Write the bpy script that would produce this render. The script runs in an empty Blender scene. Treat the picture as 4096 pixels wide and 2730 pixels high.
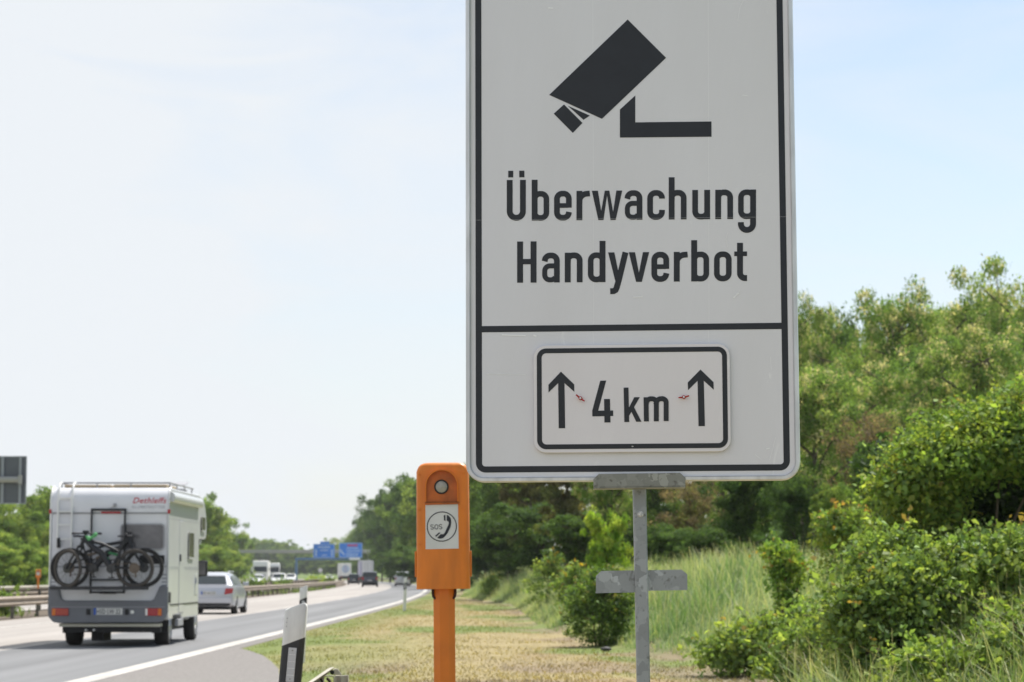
import bpy, math, random
import numpy as np
from mathutils import Vector, Matrix, Euler

C = bpy.context.scene.collection
PI = math.pi
rnd = random.Random(7)

# ------------------------------------------------------------------ camera model
FOC, HOR, CAMZ = 9671.0, 2302.0, 1.35
TH = math.atan((HOR - 1365) / FOC)


def ray(px, py):
    x, u = (px - 2048) / FOC, (1365 - py) / FOC
    c, s = math.cos(TH), math.sin(TH)
    return Vector((x, c - u * s, s + u * c))


def at(px, py, Y):
    d = ray(px, py)
    return Vector((0, 0, CAMZ)) + d * (Y / d.y)


def xat(px, Y):
    return at(px, HOR, Y).x


def zat(py, Y):
    return at(2048, py, Y).z


def sm(a, b, x):
    t = min(1.0, max(0.0, (x - a) / (b - a)))
    return t * t * (3 - 2 * t)


# ------------------------------------------------------------------ materials
M = {}


def nodes_of(name):
    m = bpy.data.materials.new(name)
    m.use_nodes = True
    nt = m.node_tree
    return m, nt, nt.nodes, nt.links, nt.nodes['Principled BSDF']


def mat(name, col, rough=0.5, metal=0.0, spec=0.5, noise=0.0, nscale=8.0, bump=0.0, bscale=40.0, coat=0.0, col2=None, ndet=6.0, stretch=None):
    m, nt, N, L, P = nodes_of(name)
    P.inputs['Roughness'].default_value = rough
    P.inputs['Metallic'].default_value = metal
    P.inputs['Specular IOR Level'].default_value = spec
    P.inputs['Coat Weight'].default_value = coat
    P.inputs['Base Color'].default_value = (*col, 1)
    tc = N.new('ShaderNodeTexCoord')
    src = tc.outputs['Object']
    if stretch:
        mp = N.new('ShaderNodeMapping')
        mp.inputs['Scale'].default_value = stretch
        L.new(src, mp.inputs['Vector'])
        src = mp.outputs['Vector']
    if noise or col2:
        n = N.new('ShaderNodeTexNoise')
        n.inputs['Scale'].default_value = nscale
        n.inputs['Detail'].default_value = ndet
        L.new(src, n.inputs['Vector'])
        r = N.new('ShaderNodeValToRGB')
        c2 = col2 if col2 else tuple(min(1, c * (1 + noise)) for c in col)
        c1 = col if col2 else tuple(c * (1 - noise) for c in col)
        r.color_ramp.elements[0].position = 0.35
        r.color_ramp.elements[1].position = 0.65
        r.color_ramp.elements[0].color = (*c1, 1)
        r.color_ramp.elements[1].color = (*c2, 1)
        L.new(n.outputs['Fac'], r.inputs['Fac'])
        L.new(r.outputs['Color'], P.inputs['Base Color'])
    if bump:
        n = N.new('ShaderNodeTexNoise')
        n.inputs['Scale'].default_value = bscale
        n.inputs['Detail'].default_value = 4
        L.new(src, n.inputs['Vector'])
        b = N.new('ShaderNodeBump')
        b.inputs['Strength'].default_value = bump
        b.inputs['Distance'].default_value = 0.02
        L.new(n.outputs['Fac'], b.inputs['Height'])
        L.new(b.outputs['Normal'], P.inputs['Normal'])
    M[name] = m
    return m


def mat_galv(name, scale=26.0, base=(0.27, 0.29, 0.30), warm=False):
    m, nt, N, L, P = nodes_of(name)
    tc = N.new('ShaderNodeTexCoord')
    nz = N.new('ShaderNodeTexNoise'); nz.inputs['Scale'].default_value = scale * 1.3; nz.inputs['Detail'].default_value = 3
    L.new(tc.outputs['Object'], nz.inputs['Vector'])
    mx = N.new('ShaderNodeMixRGB'); mx.inputs['Fac'].default_value = 0.055
    L.new(tc.outputs['Object'], mx.inputs['Color1']); L.new(nz.outputs['Color'], mx.inputs['Color2'])
    vo = N.new('ShaderNodeTexVoronoi'); vo.inputs['Scale'].default_value = scale
    L.new(mx.outputs['Color'], vo.inputs['Vector'])
    r = N.new('ShaderNodeValToRGB')
    b = base
    cols = [(0.0, 0.80), (0.30, 0.92), (0.6, 1.0), (0.82, 1.12), (1.0, 1.5)]
    while len(r.color_ramp.elements) < len(cols):
        r.color_ramp.elements.new(0.5)
    for e, (p, k) in zip(r.color_ramp.elements, cols):
        e.position = p
        e.color = (b[0] * k, b[1] * k, b[2] * k, 1)
    sp = N.new('ShaderNodeSeparateColor')
    L.new(vo.outputs['Color'], sp.inputs['Color'])
    L.new(sp.outputs['Red'], r.inputs['Fac'])
    # small dark scratches / dirt
    n2 = N.new('ShaderNodeTexNoise'); n2.inputs['Scale'].default_value = 60; n2.inputs['Detail'].default_value = 8
    L.new(tc.outputs['Object'], n2.inputs['Vector'])
    r2 = N.new('ShaderNodeValToRGB'); r2.color_ramp.elements[0].position = 0.30; r2.color_ramp.elements[1].position = 0.42
    r2.color_ramp.elements[0].color = (0.45, 0.43, 0.40, 1)
    L.new(n2.outputs['Fac'], r2.inputs['Fac'])
    mm = N.new('ShaderNodeMixRGB'); mm.blend_type = 'MULTIPLY'; mm.inputs['Fac'].default_value = 0.8
    L.new(r.outputs['Color'], mm.inputs['Color1']); L.new(r2.outputs['Color'], mm.inputs['Color2'])
    L.new(mm.outputs['Color'], P.inputs['Base Color'])
    P.inputs['Metallic'].default_value = 0.25
    P.inputs['Roughness'].default_value = 0.55
    bp = N.new('ShaderNodeBump'); bp.inputs['Strength'].default_value = 0.15; bp.inputs['Distance'].default_value = 0.002
    L.new(n2.outputs['Fac'], bp.inputs['Height']); L.new(bp.outputs['Normal'], P.inputs['Normal'])
    M[name] = m


def mat_sheet(name, col):
    """white retro-reflective sheeting: honeycomb cells, seams, faint scuffs"""
    m, nt, N, L, P = nodes_of(name)
    tc = N.new('ShaderNodeTexCoord')
    mp = N.new('ShaderNodeMapping'); mp.inputs['Scale'].default_value = (1, 1, 1)
    L.new(tc.outputs['Object'], mp.inputs['Vector'])
    vo = N.new('ShaderNodeTexVoronoi'); vo.inputs['Scale'].default_value = 640; vo.feature = 'DISTANCE_TO_EDGE'
    vo.inputs['Randomness'].default_value = 0.25
    L.new(mp.outputs['Vector'], vo.inputs['Vector'])
    r = N.new('ShaderNodeValToRGB')
    r.color_ramp.elements[0].position = 0.06; r.color_ramp.elements[1].position = 0.22
    r.color_ramp.elements[0].color = (*[c * 1.006 for c in col], 1)
    r.color_ramp.elements[1].color = (*[c * 0.997 for c in col], 1)
    L.new(vo.outputs['Distance'], r.inputs['Fac'])
    # grime: large soft variation
    n = N.new('ShaderNodeTexNoise'); n.inputs['Scale'].default_value = 2.2; n.inputs['Detail'].default_value = 5
    mp2 = N.new('ShaderNodeMapping'); mp2.inputs['Scale'].default_value = (2.0, 1, 0.5)
    L.new(tc.outputs['Object'], mp2.inputs['Vector']); L.new(mp2.outputs['Vector'], n.inputs['Vector'])
    r2 = N.new('ShaderNodeValToRGB'); r2.color_ramp.elements[0].position = 0.3; r2.color_ramp.elements[1].position = 0.7
    r2.color_ramp.elements[0].color = (0.94, 0.935, 0.925, 1)
    L.new(n.outputs['Fac'], r2.inputs['Fac'])
    mm = N.new('ShaderNodeMixRGB'); mm.blend_type = 'MULTIPLY'; mm.inputs['Fac'].default_value = 1
    L.new(r.outputs['Color'], mm.inputs['Color1']); L.new(r2.outputs['Color'], mm.inputs['Color2'])
    # pale scuffs
    mu = N.new('ShaderNodeTexNoise'); mu.inputs['Scale'].default_value = 9; mu.inputs['Detail'].default_value = 9; mu.inputs['Distortion'].default_value = 2.5
    mp3 = N.new('ShaderNodeMapping'); mp3.inputs['Scale'].default_value = (1.0, 1, 0.45); mp3.inputs['Rotation'].default_value = (0, 0.5, 0)
    L.new(tc.outputs['Object'], mp3.inputs['Vector']); L.new(mp3.outputs['Vector'], mu.inputs['Vector'])
    r3 = N.new('ShaderNodeValToRGB'); r3.color_ramp.elements[0].position = 0.70; r3.color_ramp.elements[1].position = 0.78
    r3.color_ramp.elements[0].color = (0, 0, 0, 1); r3.color_ramp.elements[1].color = (0.5, 0.5, 0.5, 1)
    L.new(mu.outputs['Fac'], r3.inputs['Fac'])
    ms = N.new('ShaderNodeMixRGB'); ms.inputs['Color2'].default_value = (*[min(0.9, c * 1.3) for c in col], 1)
    L.new(r3.outputs['Color'], ms.inputs['Fac']); L.new(mm.outputs['Color'], ms.inputs['Color1'])
    L.new(ms.outputs['Color'], P.inputs['Base Color'])
    P.inputs['Roughness'].default_value = 0.38
    P.inputs['Specular IOR Level'].default_value = 0.35
    M[name] = m


def mat_leaf(name, gloss=0.06, trans=0.38):
    m = bpy.data.materials.new(name)
    m.use_nodes = True
    nt = m.node_tree; N = nt.nodes; L = nt.links
    N.clear()
    out = N.new('ShaderNodeOutputMaterial')
    a = N.new('ShaderNodeAttribute'); a.attribute_name = 'col'
    d = N.new('ShaderNodeBsdfDiffuse')
    t = N.new('ShaderNodeBsdfTranslucent')
    g = N.new('ShaderNodeBsdfGlossy'); g.inputs['Roughness'].default_value = 0.6
    g.inputs['Color'].default_value = (0.9, 0.95, 0.9, 1)
    mul = N.new('ShaderNodeMixRGB'); mul.blend_type = 'MULTIPLY'; mul.inputs['Fac'].default_value = 1
    mul.inputs['Color2'].default_value = (1.45, 1.4, 0.7, 1)
    L.new(a.outputs['Color'], d.inputs['Color']); L.new(a.outputs['Color'], mul.inputs['Color1'])
    L.new(mul.outputs['Color'], t.inputs['Color'])
    m1 = N.new('ShaderNodeMixShader'); m1.inputs['Fac'].default_value = trans
    L.new(d.outputs[0], m1.inputs[1]); L.new(t.outputs[0], m1.inputs[2])
    m2 = N.new('ShaderNodeMixShader'); m2.inputs['Fac'].default_value = gloss
    L.new(m1.outputs[0], m2.inputs[1]); L.new(g.outputs[0], m2.inputs[2])
    L.new(m2.outputs[0], out.inputs['Surface'])
    M[name] = m


def mat_attr(name, rough=0.9, bump=0.0, bscale=30, nz=0.25, nscale=6.0):
    """ground whose cover colour is stored per vertex, broken up with noise"""
    m, nt, N, L, P = nodes_of(name)
    a = N.new('ShaderNodeAttribute'); a.attribute_name = 'col'
    tc = N.new('ShaderNodeTexCoord')
    n = N.new('ShaderNodeTexNoise'); n.inputs['Scale'].default_value = nscale; n.inputs['Detail'].default_value = 8
    L.new(tc.outputs['Object'], n.inputs['Vector'])
    r = N.new('ShaderNodeValToRGB'); r.color_ramp.elements[0].position = 0.3; r.color_ramp.elements[1].position = 0.7
    r.color_ramp.elements[0].color = (1 - nz, 1 - nz, 1 - nz, 1); r.color_ramp.elements[1].color = (1 + nz, 1 + nz, 1 + nz, 1)
    L.new(n.outputs['Fac'], r.inputs['Fac'])
    mm = N.new('ShaderNodeMixRGB'); mm.blend_type = 'MULTIPLY'; mm.inputs['Fac'].default_value = 1
    L.new(a.outputs['Color'], mm.inputs['Color1']); L.new(r.outputs['Color'], mm.inputs['Color2'])
    L.new(mm.outputs['Color'], P.inputs['Base Color'])
    P.inputs['Roughness'].default_value = rough
    P.inputs['Specular IOR Level'].default_value = 0.1
    M[name] = m


mat_sheet('sheet_white', (0.735, 0.73, 0.76))
mat_sheet('sheet_plate', (0.765, 0.735, 0.755))
mat('scuff', (0.86, 0.86, 0.87), rough=0.7)
mat('sign_black', (0.012, 0.014, 0.018), rough=0.30, spec=0.38, noise=0.12, nscale=20)
mat('aluminium', (0.62, 0.63, 0.64), rough=0.42, metal=0.55, noise=0.12, nscale=30, stretch=(1, 1, 0.2))
mat('plate_back', (0.33, 0.34, 0.35), rough=0.5, metal=0.3)
mat_galv('galvanised', 24, (0.30, 0.32, 0.33))
mat_galv('galvanised_dull', 34, (0.235, 0.24, 0.215))
mat('bolt_steel', (0.55, 0.55, 0.54), rough=0.4, metal=0.5, noise=0.4, nscale=150)
mat('wing_red', (0.42, 0.02, 0.02), rough=0.4)
mat('screw_zinc', (0.6, 0.66, 0.66), rough=0.35, metal=0.5)
mat('orange', (0.66, 0.18, 0.006), rough=0.42, spec=0.45, noise=0.13, nscale=7, stretch=(2, 2, 0.5), coat=0.15, bump=0.04, bscale=25)
mat('orange_dark', (0.42, 0.10, 0.012), rough=0.5, noise=0.25, nscale=14)  # darker orange for the recess floor and the grimy ledge
mat('orange_post', (0.64, 0.17, 0.008), rough=0.45, noise=0.08, nscale=6)
mat('grime', (0.05, 0.026, 0.008), rough=0.9)
mat('rust_dark', (0.035, 0.012, 0.008), rough=0.7)
mat('lamp_glass', (0.30, 0.29, 0.25), rough=0.12, spec=0.8, noise=0.15, nscale=40)
mat('phone_plate', (0.62, 0.63, 0.62), rough=0.45, noise=0.05, nscale=9)
mat('phone_ink', (0.013, 0.016, 0.025), rough=0.5)
mat('white_plastic', (0.66, 0.655, 0.63), rough=0.45, noise=0.10, nscale=5, stretch=(4, 4, 0.8))
mat('black_plastic', (0.018, 0.019, 0.022), rough=0.42, noise=0.2, nscale=10)
mat('reflector', (0.50, 0.51, 0.54), rough=0.25, metal=0.3, noise=0.06, nscale=400)
mat('reflector_rib', (0.62, 0.62, 0.63), rough=0.3)
mat('rail_steel', (0.40, 0.37, 0.30), rough=0.55, metal=0.25, noise=0.12, nscale=3)
mat('rail_dusty', (0.27, 0.22, 0.17), rough=0.7, metal=0.05, noise=0.12, nscale=1.5)
mat('rail_inside', (0.12, 0.11, 0.085), rough=0.6, metal=0.2, noise=0.3, nscale=9)
mat('camper_white', (0.56, 0.565, 0.57), rough=0.32, coat=0.3, noise=0.025, nscale=2)
mat('camper_rear', (0.66, 0.665, 0.69), rough=0.35, coat=0.2, noise=0.03, nscale=3)
mat('camper_grey', (0.145, 0.152, 0.17), rough=0.5, noise=0.06, nscale=4)
mat('camper_cream', (0.55, 0.53, 0.44), rough=0.5)
mat('trim_grey', (0.30, 0.30, 0.32), rough=0.5)
mat('chassis_black', (0.015, 0.015, 0.016), rough=0.7)
mat('tyre', (0.022, 0.021, 0.02), rough=0.85)
mat('tyre_dusty', (0.060, 0.052, 0.045), rough=0.9)
mat('rim_metal', (0.45, 0.45, 0.46), rough=0.35, metal=0.7)
mat('rim_dark', (0.05, 0.05, 0.05), rough=0.4, metal=0.5)
mat('glass_dark', (0.03, 0.038, 0.04), rough=0.08, spec=0.35)
mat('glass_camper', (0.10, 0.095, 0.10), rough=0.12, spec=0.7, noise=0.4, nscale=3)
mat('glass_camper_side', (0.14, 0.135, 0.11), rough=0.15, spec=0.6)
mat('lamp_red', (0.36, 0.012, 0.018), rough=0.2, spec=0.6)
mat('lamp_orange', (0.65, 0.16, 0.01), rough=0.25)
mat('lamp_white', (0.75, 0.75, 0.72), rough=0.15, spec=0.8)
mat('plate_white', (0.62, 0.62, 0.60), rough=0.5)
mat('plate_blue', (0.02, 0.09, 0.42), rough=0.5)
mat('ink_black', (0.02, 0.02, 0.022), rough=0.6)
mat('ink_red', (0.50, 0.018, 0.035), rough=0.4)
mat('ink_grey', (0.26, 0.27, 0.31), rough=0.5)
mat('ladder_white', (0.70, 0.70, 0.68), rough=0.4)
mat('roof_tan', (0.42, 0.33, 0.22), rough=0.6)
mat('rack_black', (0.02, 0.021, 0.025), rough=0.45)
mat('bike_black', (0.018, 0.019, 0.022), rough=0.6)
mat('bike_green', (0.02, 0.16, 0.05), rough=0.45)
mat('cloth_green', (0.12, 0.40, 0.15), rough=0.8, noise=0.3, nscale=14)
mat('bike_dust', (0.13, 0.10, 0.075), rough=0.8)
mat('car_silver', (0.50, 0.51, 0.55), rough=0.28, metal=0.35, coat=0.6)
mat('car_black', (0.02, 0.024, 0.026), rough=0.25, coat=0.7)
mat('car_slate', (0.045, 0.052, 0.07), rough=0.3, coat=0.6)
mat('car_grey', (0.50, 0.50, 0.51), rough=0.3, metal=0.3, coat=0.5)
mat('car_white', (0.80, 0.80, 0.80), rough=0.3, coat=0.6)
mat('truck_white', (0.78, 0.77, 0.74), rough=0.4)
mat('tarp_white', (0.62, 0.62, 0.63), rough=0.6, noise=0.05, nscale=2)
mat('tarp_lilac', (0.42, 0.40, 0.56), rough=0.6)
mat('tarp_blue', (0.40, 0.48, 0.60), rough=0.6, noise=0.2, nscale=0.8)
mat('sign_blue', (0.015, 0.17, 0.62), rough=0.5, noise=0.05, nscale=0.4)
mat('sign_lettering', (0.40, 0.52, 0.70), rough=0.5)
mat('sign_redband', (0.40, 0.05, 0.16), rough=0.5)
mat('gantry_grey', (0.30, 0.30, 0.28), rough=0.5, metal=0.2)
mat('gantry_blue', (0.045, 0.13, 0.24), rough=0.5)
mat('signback_grey', (0.085, 0.095, 0.11), rough=0.5, noise=0.06, nscale=2)
mat('signback_rail', (0.26, 0.28, 0.30), rough=0.5)
mat('asphalt', (0.172, 0.175, 0.18), rough=0.85, spec=0.25, noise=0.15, nscale=0.7, stretch=(1.9, 0.025, 1), bump=0.12, bscale=60)
mat('concrete_road', (0.32, 0.297, 0.277), rough=0.85, spec=0.25, noise=0.11, nscale=0.6, stretch=(1.6, 0.04, 1))
mat('layby_asphalt', (0.20, 0.188, 0.178), rough=0.9, spec=0.2, noise=0.16, nscale=18, bump=0.3, bscale=90)
mat('road_paint', (0.42, 0.40, 0.37), rough=0.7, noise=0.22, nscale=2.5)
mat('bark', (0.085, 0.068, 0.05), rough=0.95, noise=0.35, nscale=6, stretch=(3, 3, 0.6))
mat('twig', (0.10, 0.075, 0.05), rough=0.9)
mat('twig_green', (0.10, 0.12, 0.04), rough=0.8)
mat_leaf('leaf', 0.012, 0.46)
mat_leaf('leaf_near', 0.025, 0.40)
mat_leaf('grass_blade', 0.03, 0.35)
mat_attr('verge')


# ------------------------------------------------------------------ mesh builder
class MB:
    def __init__(s):
        s.v, s.f, s.m = [], [], []
        s.mi = 0
        s.T = None

    def add(s, vs, fs, mi=None):
        b = len(s.v)
        if s.T is not None:
            vs = [s.T @ Vector(p) for p in vs]
        s.v += [tuple(p) for p in vs]
        for f in fs:
            s.f.append(tuple(b + i for i in f))
            s.m.append(s.mi if mi is None else mi)
        return s

    def box(s, x0, x1, y0, y1, z0, z1, mi=None):
        v = [(x0, y0, z0), (x1, y0, z0), (x1, y1, z0), (x0, y1, z0), (x0, y0, z1), (x1, y0, z1), (x1, y1, z1), (x0, y1, z1)]
        return s.add(v, [(0, 3, 2, 1), (4, 5, 6, 7), (0, 1, 5, 4), (1, 2, 6, 5), (2, 3, 7, 6), (3, 0, 4, 7)], mi)

    def loft(s, rings, mi=None, cap=True, closed=True):
        n = len(rings[0]); vs = [p for r in rings for p in r]; fs = []
        for i in range(len(rings) - 1):
            for j in range(n if closed else n - 1):
                k = (j + 1) % n
                fs.append((i * n + j, i * n + k, (i + 1) * n + k, (i + 1) * n + j))
        if cap:
            fs.append(tuple(range(n - 1, -1, -1)))
            fs.append(tuple((len(rings) - 1) * n + j for j in range(n)))
        return s.add(vs, fs, mi)

    def cyl(s, p, q, r, r2=None, n=12, mi=None, cap=True):
        p, q = Vector(p), Vector(q)
        r2 = r if r2 is None else r2
        a = (q - p).normalized()
        u = a.orthogonal().normalized(); w = a.cross(u)
        R = []
        for c, rr in ((p, r), (q, r2)):
            R.append([c + (u * math.cos(2 * PI * i / n) + w * math.sin(2 * PI * i / n)) * rr for i in range(n)])
        return s.loft(R, mi, cap)

    def tube(s, path, r, n=8, mi=None):
        path = [Vector(p) for p in path]
        rs = r if isinstance(r, (list, tuple)) else [r] * len(path)
        ref = None; R = []
        for i, p in enumerate(path):
            a = (path[min(i + 1, len(path) - 1)] - path[max(i - 1, 0)])
            if a.length < 1e-9:
                a = Vector((0, 0, 1))
            a.normalize()
            if ref is None:
                ref = a.orthogonal().normalized()
            u = (ref - a * ref.dot(a)).normalized(); ref = u
            w = a.cross(u)
            R.append([p + (u * math.cos(2 * PI * k / n) + w * math.sin(2 * PI * k / n)) * rs[i] for k in range(n)])
        return s.loft(R, mi)

    def torus(s, c, ax, R, r, n=28, k=8, mi=None):
        c, a = Vector(c), Vector(ax).normalized()
        u = a.orthogonal().normalized(); w = a.cross(u)
        vs, fs = [], []
        for i in range(n):
            d = u * math.cos(2 * PI * i / n) + w * math.sin(2 * PI * i / n)
            for j in range(k):
                t = 2 * PI * j / k
                vs.append(c + d * (R + r * math.cos(t)) + a * (r * math.sin(t)))
        for i in range(n):
            for j in range(k):
                fs.append((i * k + j, ((i + 1) % n) * k + j, ((i + 1) % n) * k + (j + 1) % k, i * k + (j + 1) % k))
        return s.add(vs, fs, mi)

    def prism(s, pts, fn, d0, d1, mi=None):
        """2D outline extruded; fn(a,b,d) -> xyz"""
        n = len(pts)
        vs = [fn(a, b, d0) for a, b in pts] + [fn(a, b, d1) for a, b in pts]
        fs = [tuple(range(n - 1, -1, -1)), tuple(range(n, 2 * n))]
        fs += [(i, (i + 1) % n, n + (i + 1) % n, n + i) for i in range(n)]
        return s.add(vs, fs, mi)

    def disc(s, c, ax, r, d, n=24, mi=None):
        c, a = Vector(c), Vector(ax).normalized()
        return s.cyl(c, c + a * d, r, n=n, mi=mi)

    def build(s, name, mats, parent=None, smooth=None, bevel=0.0, bseg=2, off=None, angle=40):
        me = bpy.data.meshes.new(name)
        vs = s.v if off is None else [(x - off[0], y - off[1], z - off[2]) for x, y, z in s.v]
        me.from_pydata(vs, [], s.f)
        if not isinstance(mats, (list, tuple)):
            mats = [mats]
        for m in mats:
            me.materials.append(M[m])
        if len(mats) > 1:
            me.polygons.foreach_set('material_index', s.m)
        me.update()
        if s.f:
            import bmesh
            bm = bmesh.new(); bm.from_mesh(me)
            bmesh.ops.recalc_face_normals(bm, faces=bm.faces)
            bm.to_mesh(me); bm.free()
        o = bpy.data.objects.new(name, me)
        C.objects.link(o)
        o.parent = parent
        if smooth or bevel:
            me.shade_smooth()
            me.set_sharp_from_angle(angle=math.radians(angle))
        if bevel:
            b = o.modifiers.new('bevel', 'BEVEL'); b.width = bevel; b.segments = bseg
            b.limit_method = 'ANGLE'; b.angle_limit = math.radians(50)
            b.harden_normals = False
        return o


def tag(o, label, cat, group=None, kind=None):
    o['label'] = label
    o['category'] = cat
    if group: o['group'] = group
    if kind: o['kind'] = kind
    return o


def thing(name, label, cat, loc=(0, 0, 0), rz=0.0, group=None):
    o = bpy.data.objects.new(name, None)
    o.empty_display_size = 0.3
    C.objects.link(o)
    o.location = loc; o.rotation_euler = (0, 0, rz)
    return tag(o, label, cat, group)


def dup(root, loc, rz=None, label=None, group=None, scale=None):
    r = root.copy(); C.objects.link(r); r.location = loc
    if rz is not None: r.rotation_euler = (0, 0, rz)
    if scale is not None: r.scale = scale
    if label: r['label'] = label
    if group: r['group'] = group
    for ch in list(root.children):
        c = ch.copy(); C.objects.link(c); c.parent = r
        for g in list(ch.children):
            d = g.copy(); C.objects.link(d); d.parent = c
    return r


def structure(o):
    o['kind'] = 'structure'
    return o


def np_mesh(name, V, F, mats, cols=None, fm=None, smooth=False):
    """V (N,3), F (K,m) same-size faces, cols (N,3)"""
    me = bpy.data.meshes.new(name)
    V = np.asarray(V, np.float32); F = np.asarray(F, np.int32)
    k = F.shape[1]
    me.vertices.add(len(V)); me.vertices.foreach_set('co', V.ravel())
    me.loops.add(F.size); me.loops.foreach_set('vertex_index', F.ravel())
    me.polygons.add(len(F))
    me.polygons.foreach_set('loop_start', np.arange(0, F.size, k, dtype=np.int32))
    for m in mats:
        me.materials.append(M[m])
    if fm is not None:
        me.polygons.foreach_set('material_index', np.asarray(fm, np.int32))
    me.update(calc_edges=True)
    if cols is not None:
        a = me.color_attributes.new('col', 'FLOAT_COLOR', 'POINT')
        c4 = np.ones((len(V), 4), np.float32); c4[:, :3] = cols
        a.data.foreach_set('color', c4.ravel())
    if smooth:
        me.shade_smooth()
    me.validate()
    return me


def link(name, me, parent=None):
    o = bpy.data.objects.new(name, me)
    C.objects.link(o); o.parent = parent
    return o


def text_polys(body, size=1.0, shear=0.0, offset=0.0, spacing=1.0):
    cu = bpy.data.curves.new('lettering', 'FONT')
    cu.body = body; cu.size = size; cu.shear = shear; cu.offset = offset; cu.space_character = spacing
    cu.resolution_u = 3
    o = bpy.data.objects.new('lettering', cu)
    C.objects.link(o)
    dg = bpy.context.evaluated_depsgraph_get()
    me = o.evaluated_get(dg).to_mesh()
    vs = [tuple(v.co) for v in me.vertices]; fs = [tuple(p.vertices) for p in me.polygons]
    o.evaluated_get(dg).to_mesh_clear()
    bpy.data.objects.remove(o); bpy.data.curves.remove(cu)
    xs = [v[0] for v in vs]
    return vs, fs, min(xs), max(xs)


# ------------------------------------------------------------------ terrain
def off(y):
    return 0.0 if y < 80 else -((y - 80) ** 2) / 8460.0


TOE = [(-40, 4.0), (8, 2.9), (20, 2.75), (27, 3.05), (33, 3.25), (40, 2.2), (47, 1.15), (60, 0.55), (80, 0.25), (104, -0.15), (116, -1.4), (135, -3.0), (170, -3.4), (240, -6.0), (1500, -6.0)]


def toe(y):
    xs = [a for a, b in TOE]
    v = float(np.interp(y, xs, [b for a, b in TOE]))
    if y > 240:
        v = off(y) - 3.0 + (v + 6.0)
    elif y > 170:
        t = (y - 170) / 70
        v = (1 - t) * v + t * (off(y) - 3.0)
    return v


def gz(x, y):
    r = x - off(y)
    if r > -5.3 and (y > 45.2 or r > -5.0):
        lim = float(np.interp(y, [20, 27, 31, 35, 38, 41, 43.3, 45], [-2.15, -2.7, -2.9, -3.3, -3.7, -4.15, -4.6, -4.95]))
        z = (-0.004 if y > 45.2 else -0.03) + 0.09 * sm(lim - 0.25, lim + 2.0, r) + 0.10 * sm(30, 8, y) * sm(-2.2, 0.0, r)
        s = x - toe(y)
        if s > 0:
            z += 1.2 * sm(-0.6, 3.3, s) - 1.2 * sm(-0.6, 3.3, 0) + 0.025 * s + 3.0 * sm(12, 60, s)
        return z
    if r < -28.5:
        return -0.03 + 1.2 * sm(-30, -46, r) + 3.0 * sm(-50, -110, r)
    if -18.3 < r < -15.3:
        return 0.02
    return -0.03


def vnoise(x, y, s, seed=0):
    """cheap value noise"""
    x, y = x * s + seed * 17.3, y * s + seed * 5.1
    xi, yi = math.floor(x), math.floor(y)
    fx, fy = x - xi, y - yi
    fx, fy = fx * fx * (3 - 2 * fx), fy * fy * (3 - 2 * fy)

    def h(a, b):
        n = math.sin(a * 127.1 + b * 311.7 + seed * 74.7) * 43758.5453
        return n - math.floor(n)
    return (h(xi, yi) * (1 - fx) + h(xi + 1, yi) * fx) * (1 - fy) + (h(xi, yi + 1) * (1 - fx) + h(xi + 1, yi + 1) * fx) * fy


STRAW = np.array((0.285, 0.235, 0.125)); STRAW2 = np.array((0.235, 0.17, 0.105)); LAWN = np.array((0.15, 0.185, 0.06))
SOIL = np.array((0.20, 0.155, 0.115)); GREEN = np.array((0.13, 0.18, 0.06)); DRY = np.array((0.26, 0.235, 0.12))


def ground_col(x, y):
    r = x - off(y)
    t = x - toe(y)
    if r > -5.0:
        if t > 0.35:
            return GREEN * (0.8 + 0.5 * vnoise(x, y, 0.7, 3))
        n = vnoise(x + 0.12 * y, y * 0.22, 0.55, 1) * 0.65 + vnoise(x + 0.1 * y, y * 0.35, 1.6, 2) * 0.35
        n2 = vnoise(x, y * 0.35, 1.4, 5)
        c = STRAW * (1 - sm(0.42, 0.64, n)) + LAWN * sm(0.42, 0.64, n)
        # greener beside the carriageway and the lay-by
        g = max(sm(-2.6, -4.6, r) * 0.75 * (0.5 + 0.8 * n2), 0)
        g = max(g, sm(-0.6, -2.8, r) * sm(60, 36, y) * 0.6)
        g = min(1, g)
        c = c * (1 - g) + LAWN * g
        b = sm(0.62, 0.8, n2) * 0.65 * sm(-1.0, 1.5, r)
        c = c * (1 - b) + STRAW2 * b
        # bare soil near the front and along the toe of the bank
        b = sm(0.50, 0.66, vnoise(x, y * 0.5, 0.9, 9)) * sm(39, 32, y) * 0.8
        b = max(b, 0.55 * sm(-0.9, -0.1, t) * sm(0.42, 0.6, n2))
        return c * (1 - b) + SOIL * b
    if r < -28.5:
        return GREEN * (0.8 + 0.5 * vnoise(x, y, 0.3, 3))
    if -18.6 < r < -15.0:
        return np.array((0.14, 0.115, 0.09)) * (0.75 + 0.5 * vnoise(x, y, 1.1, 4))
    return SOIL


ys = np.unique(np.concatenate([np.arange(-30, 20, 5.0), np.arange(20, 60, 0.6), np.arange(60, 150, 1.5), np.arange(150, 420, 5.0), np.arange(420, 1000, 20.0), np.arange(1000, 2800, 50.0)]))
xs = np.unique(np.concatenate([np.arange(-900, -120, 40.0), np.arange(-120, -20, 4.0), np.arange(-20, -7, 0.8), np.arange(-7, 9, 0.3), np.arange(9, 30, 1.5), np.arange(30, 120, 8.0), np.arange(120, 901, 60.0)]))
nx, ny = len(xs), len(ys)
V = np.zeros((ny * nx, 3)); CO = np.zeros((ny * nx, 3))
for j, y in enumerate(ys):
    o_ = off(y) if y < 1300 else off(1300)
    for i, x0 in enumerate(xs):
        x = x0 + o_
        V[j * nx + i] = (x, y, gz(x, y))
        CO[j * nx + i] = ground_col(x, y)
ii, jj = np.meshgrid(np.arange(nx - 1), np.arange(ny - 1))
a = (jj * nx + ii).ravel()
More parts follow.
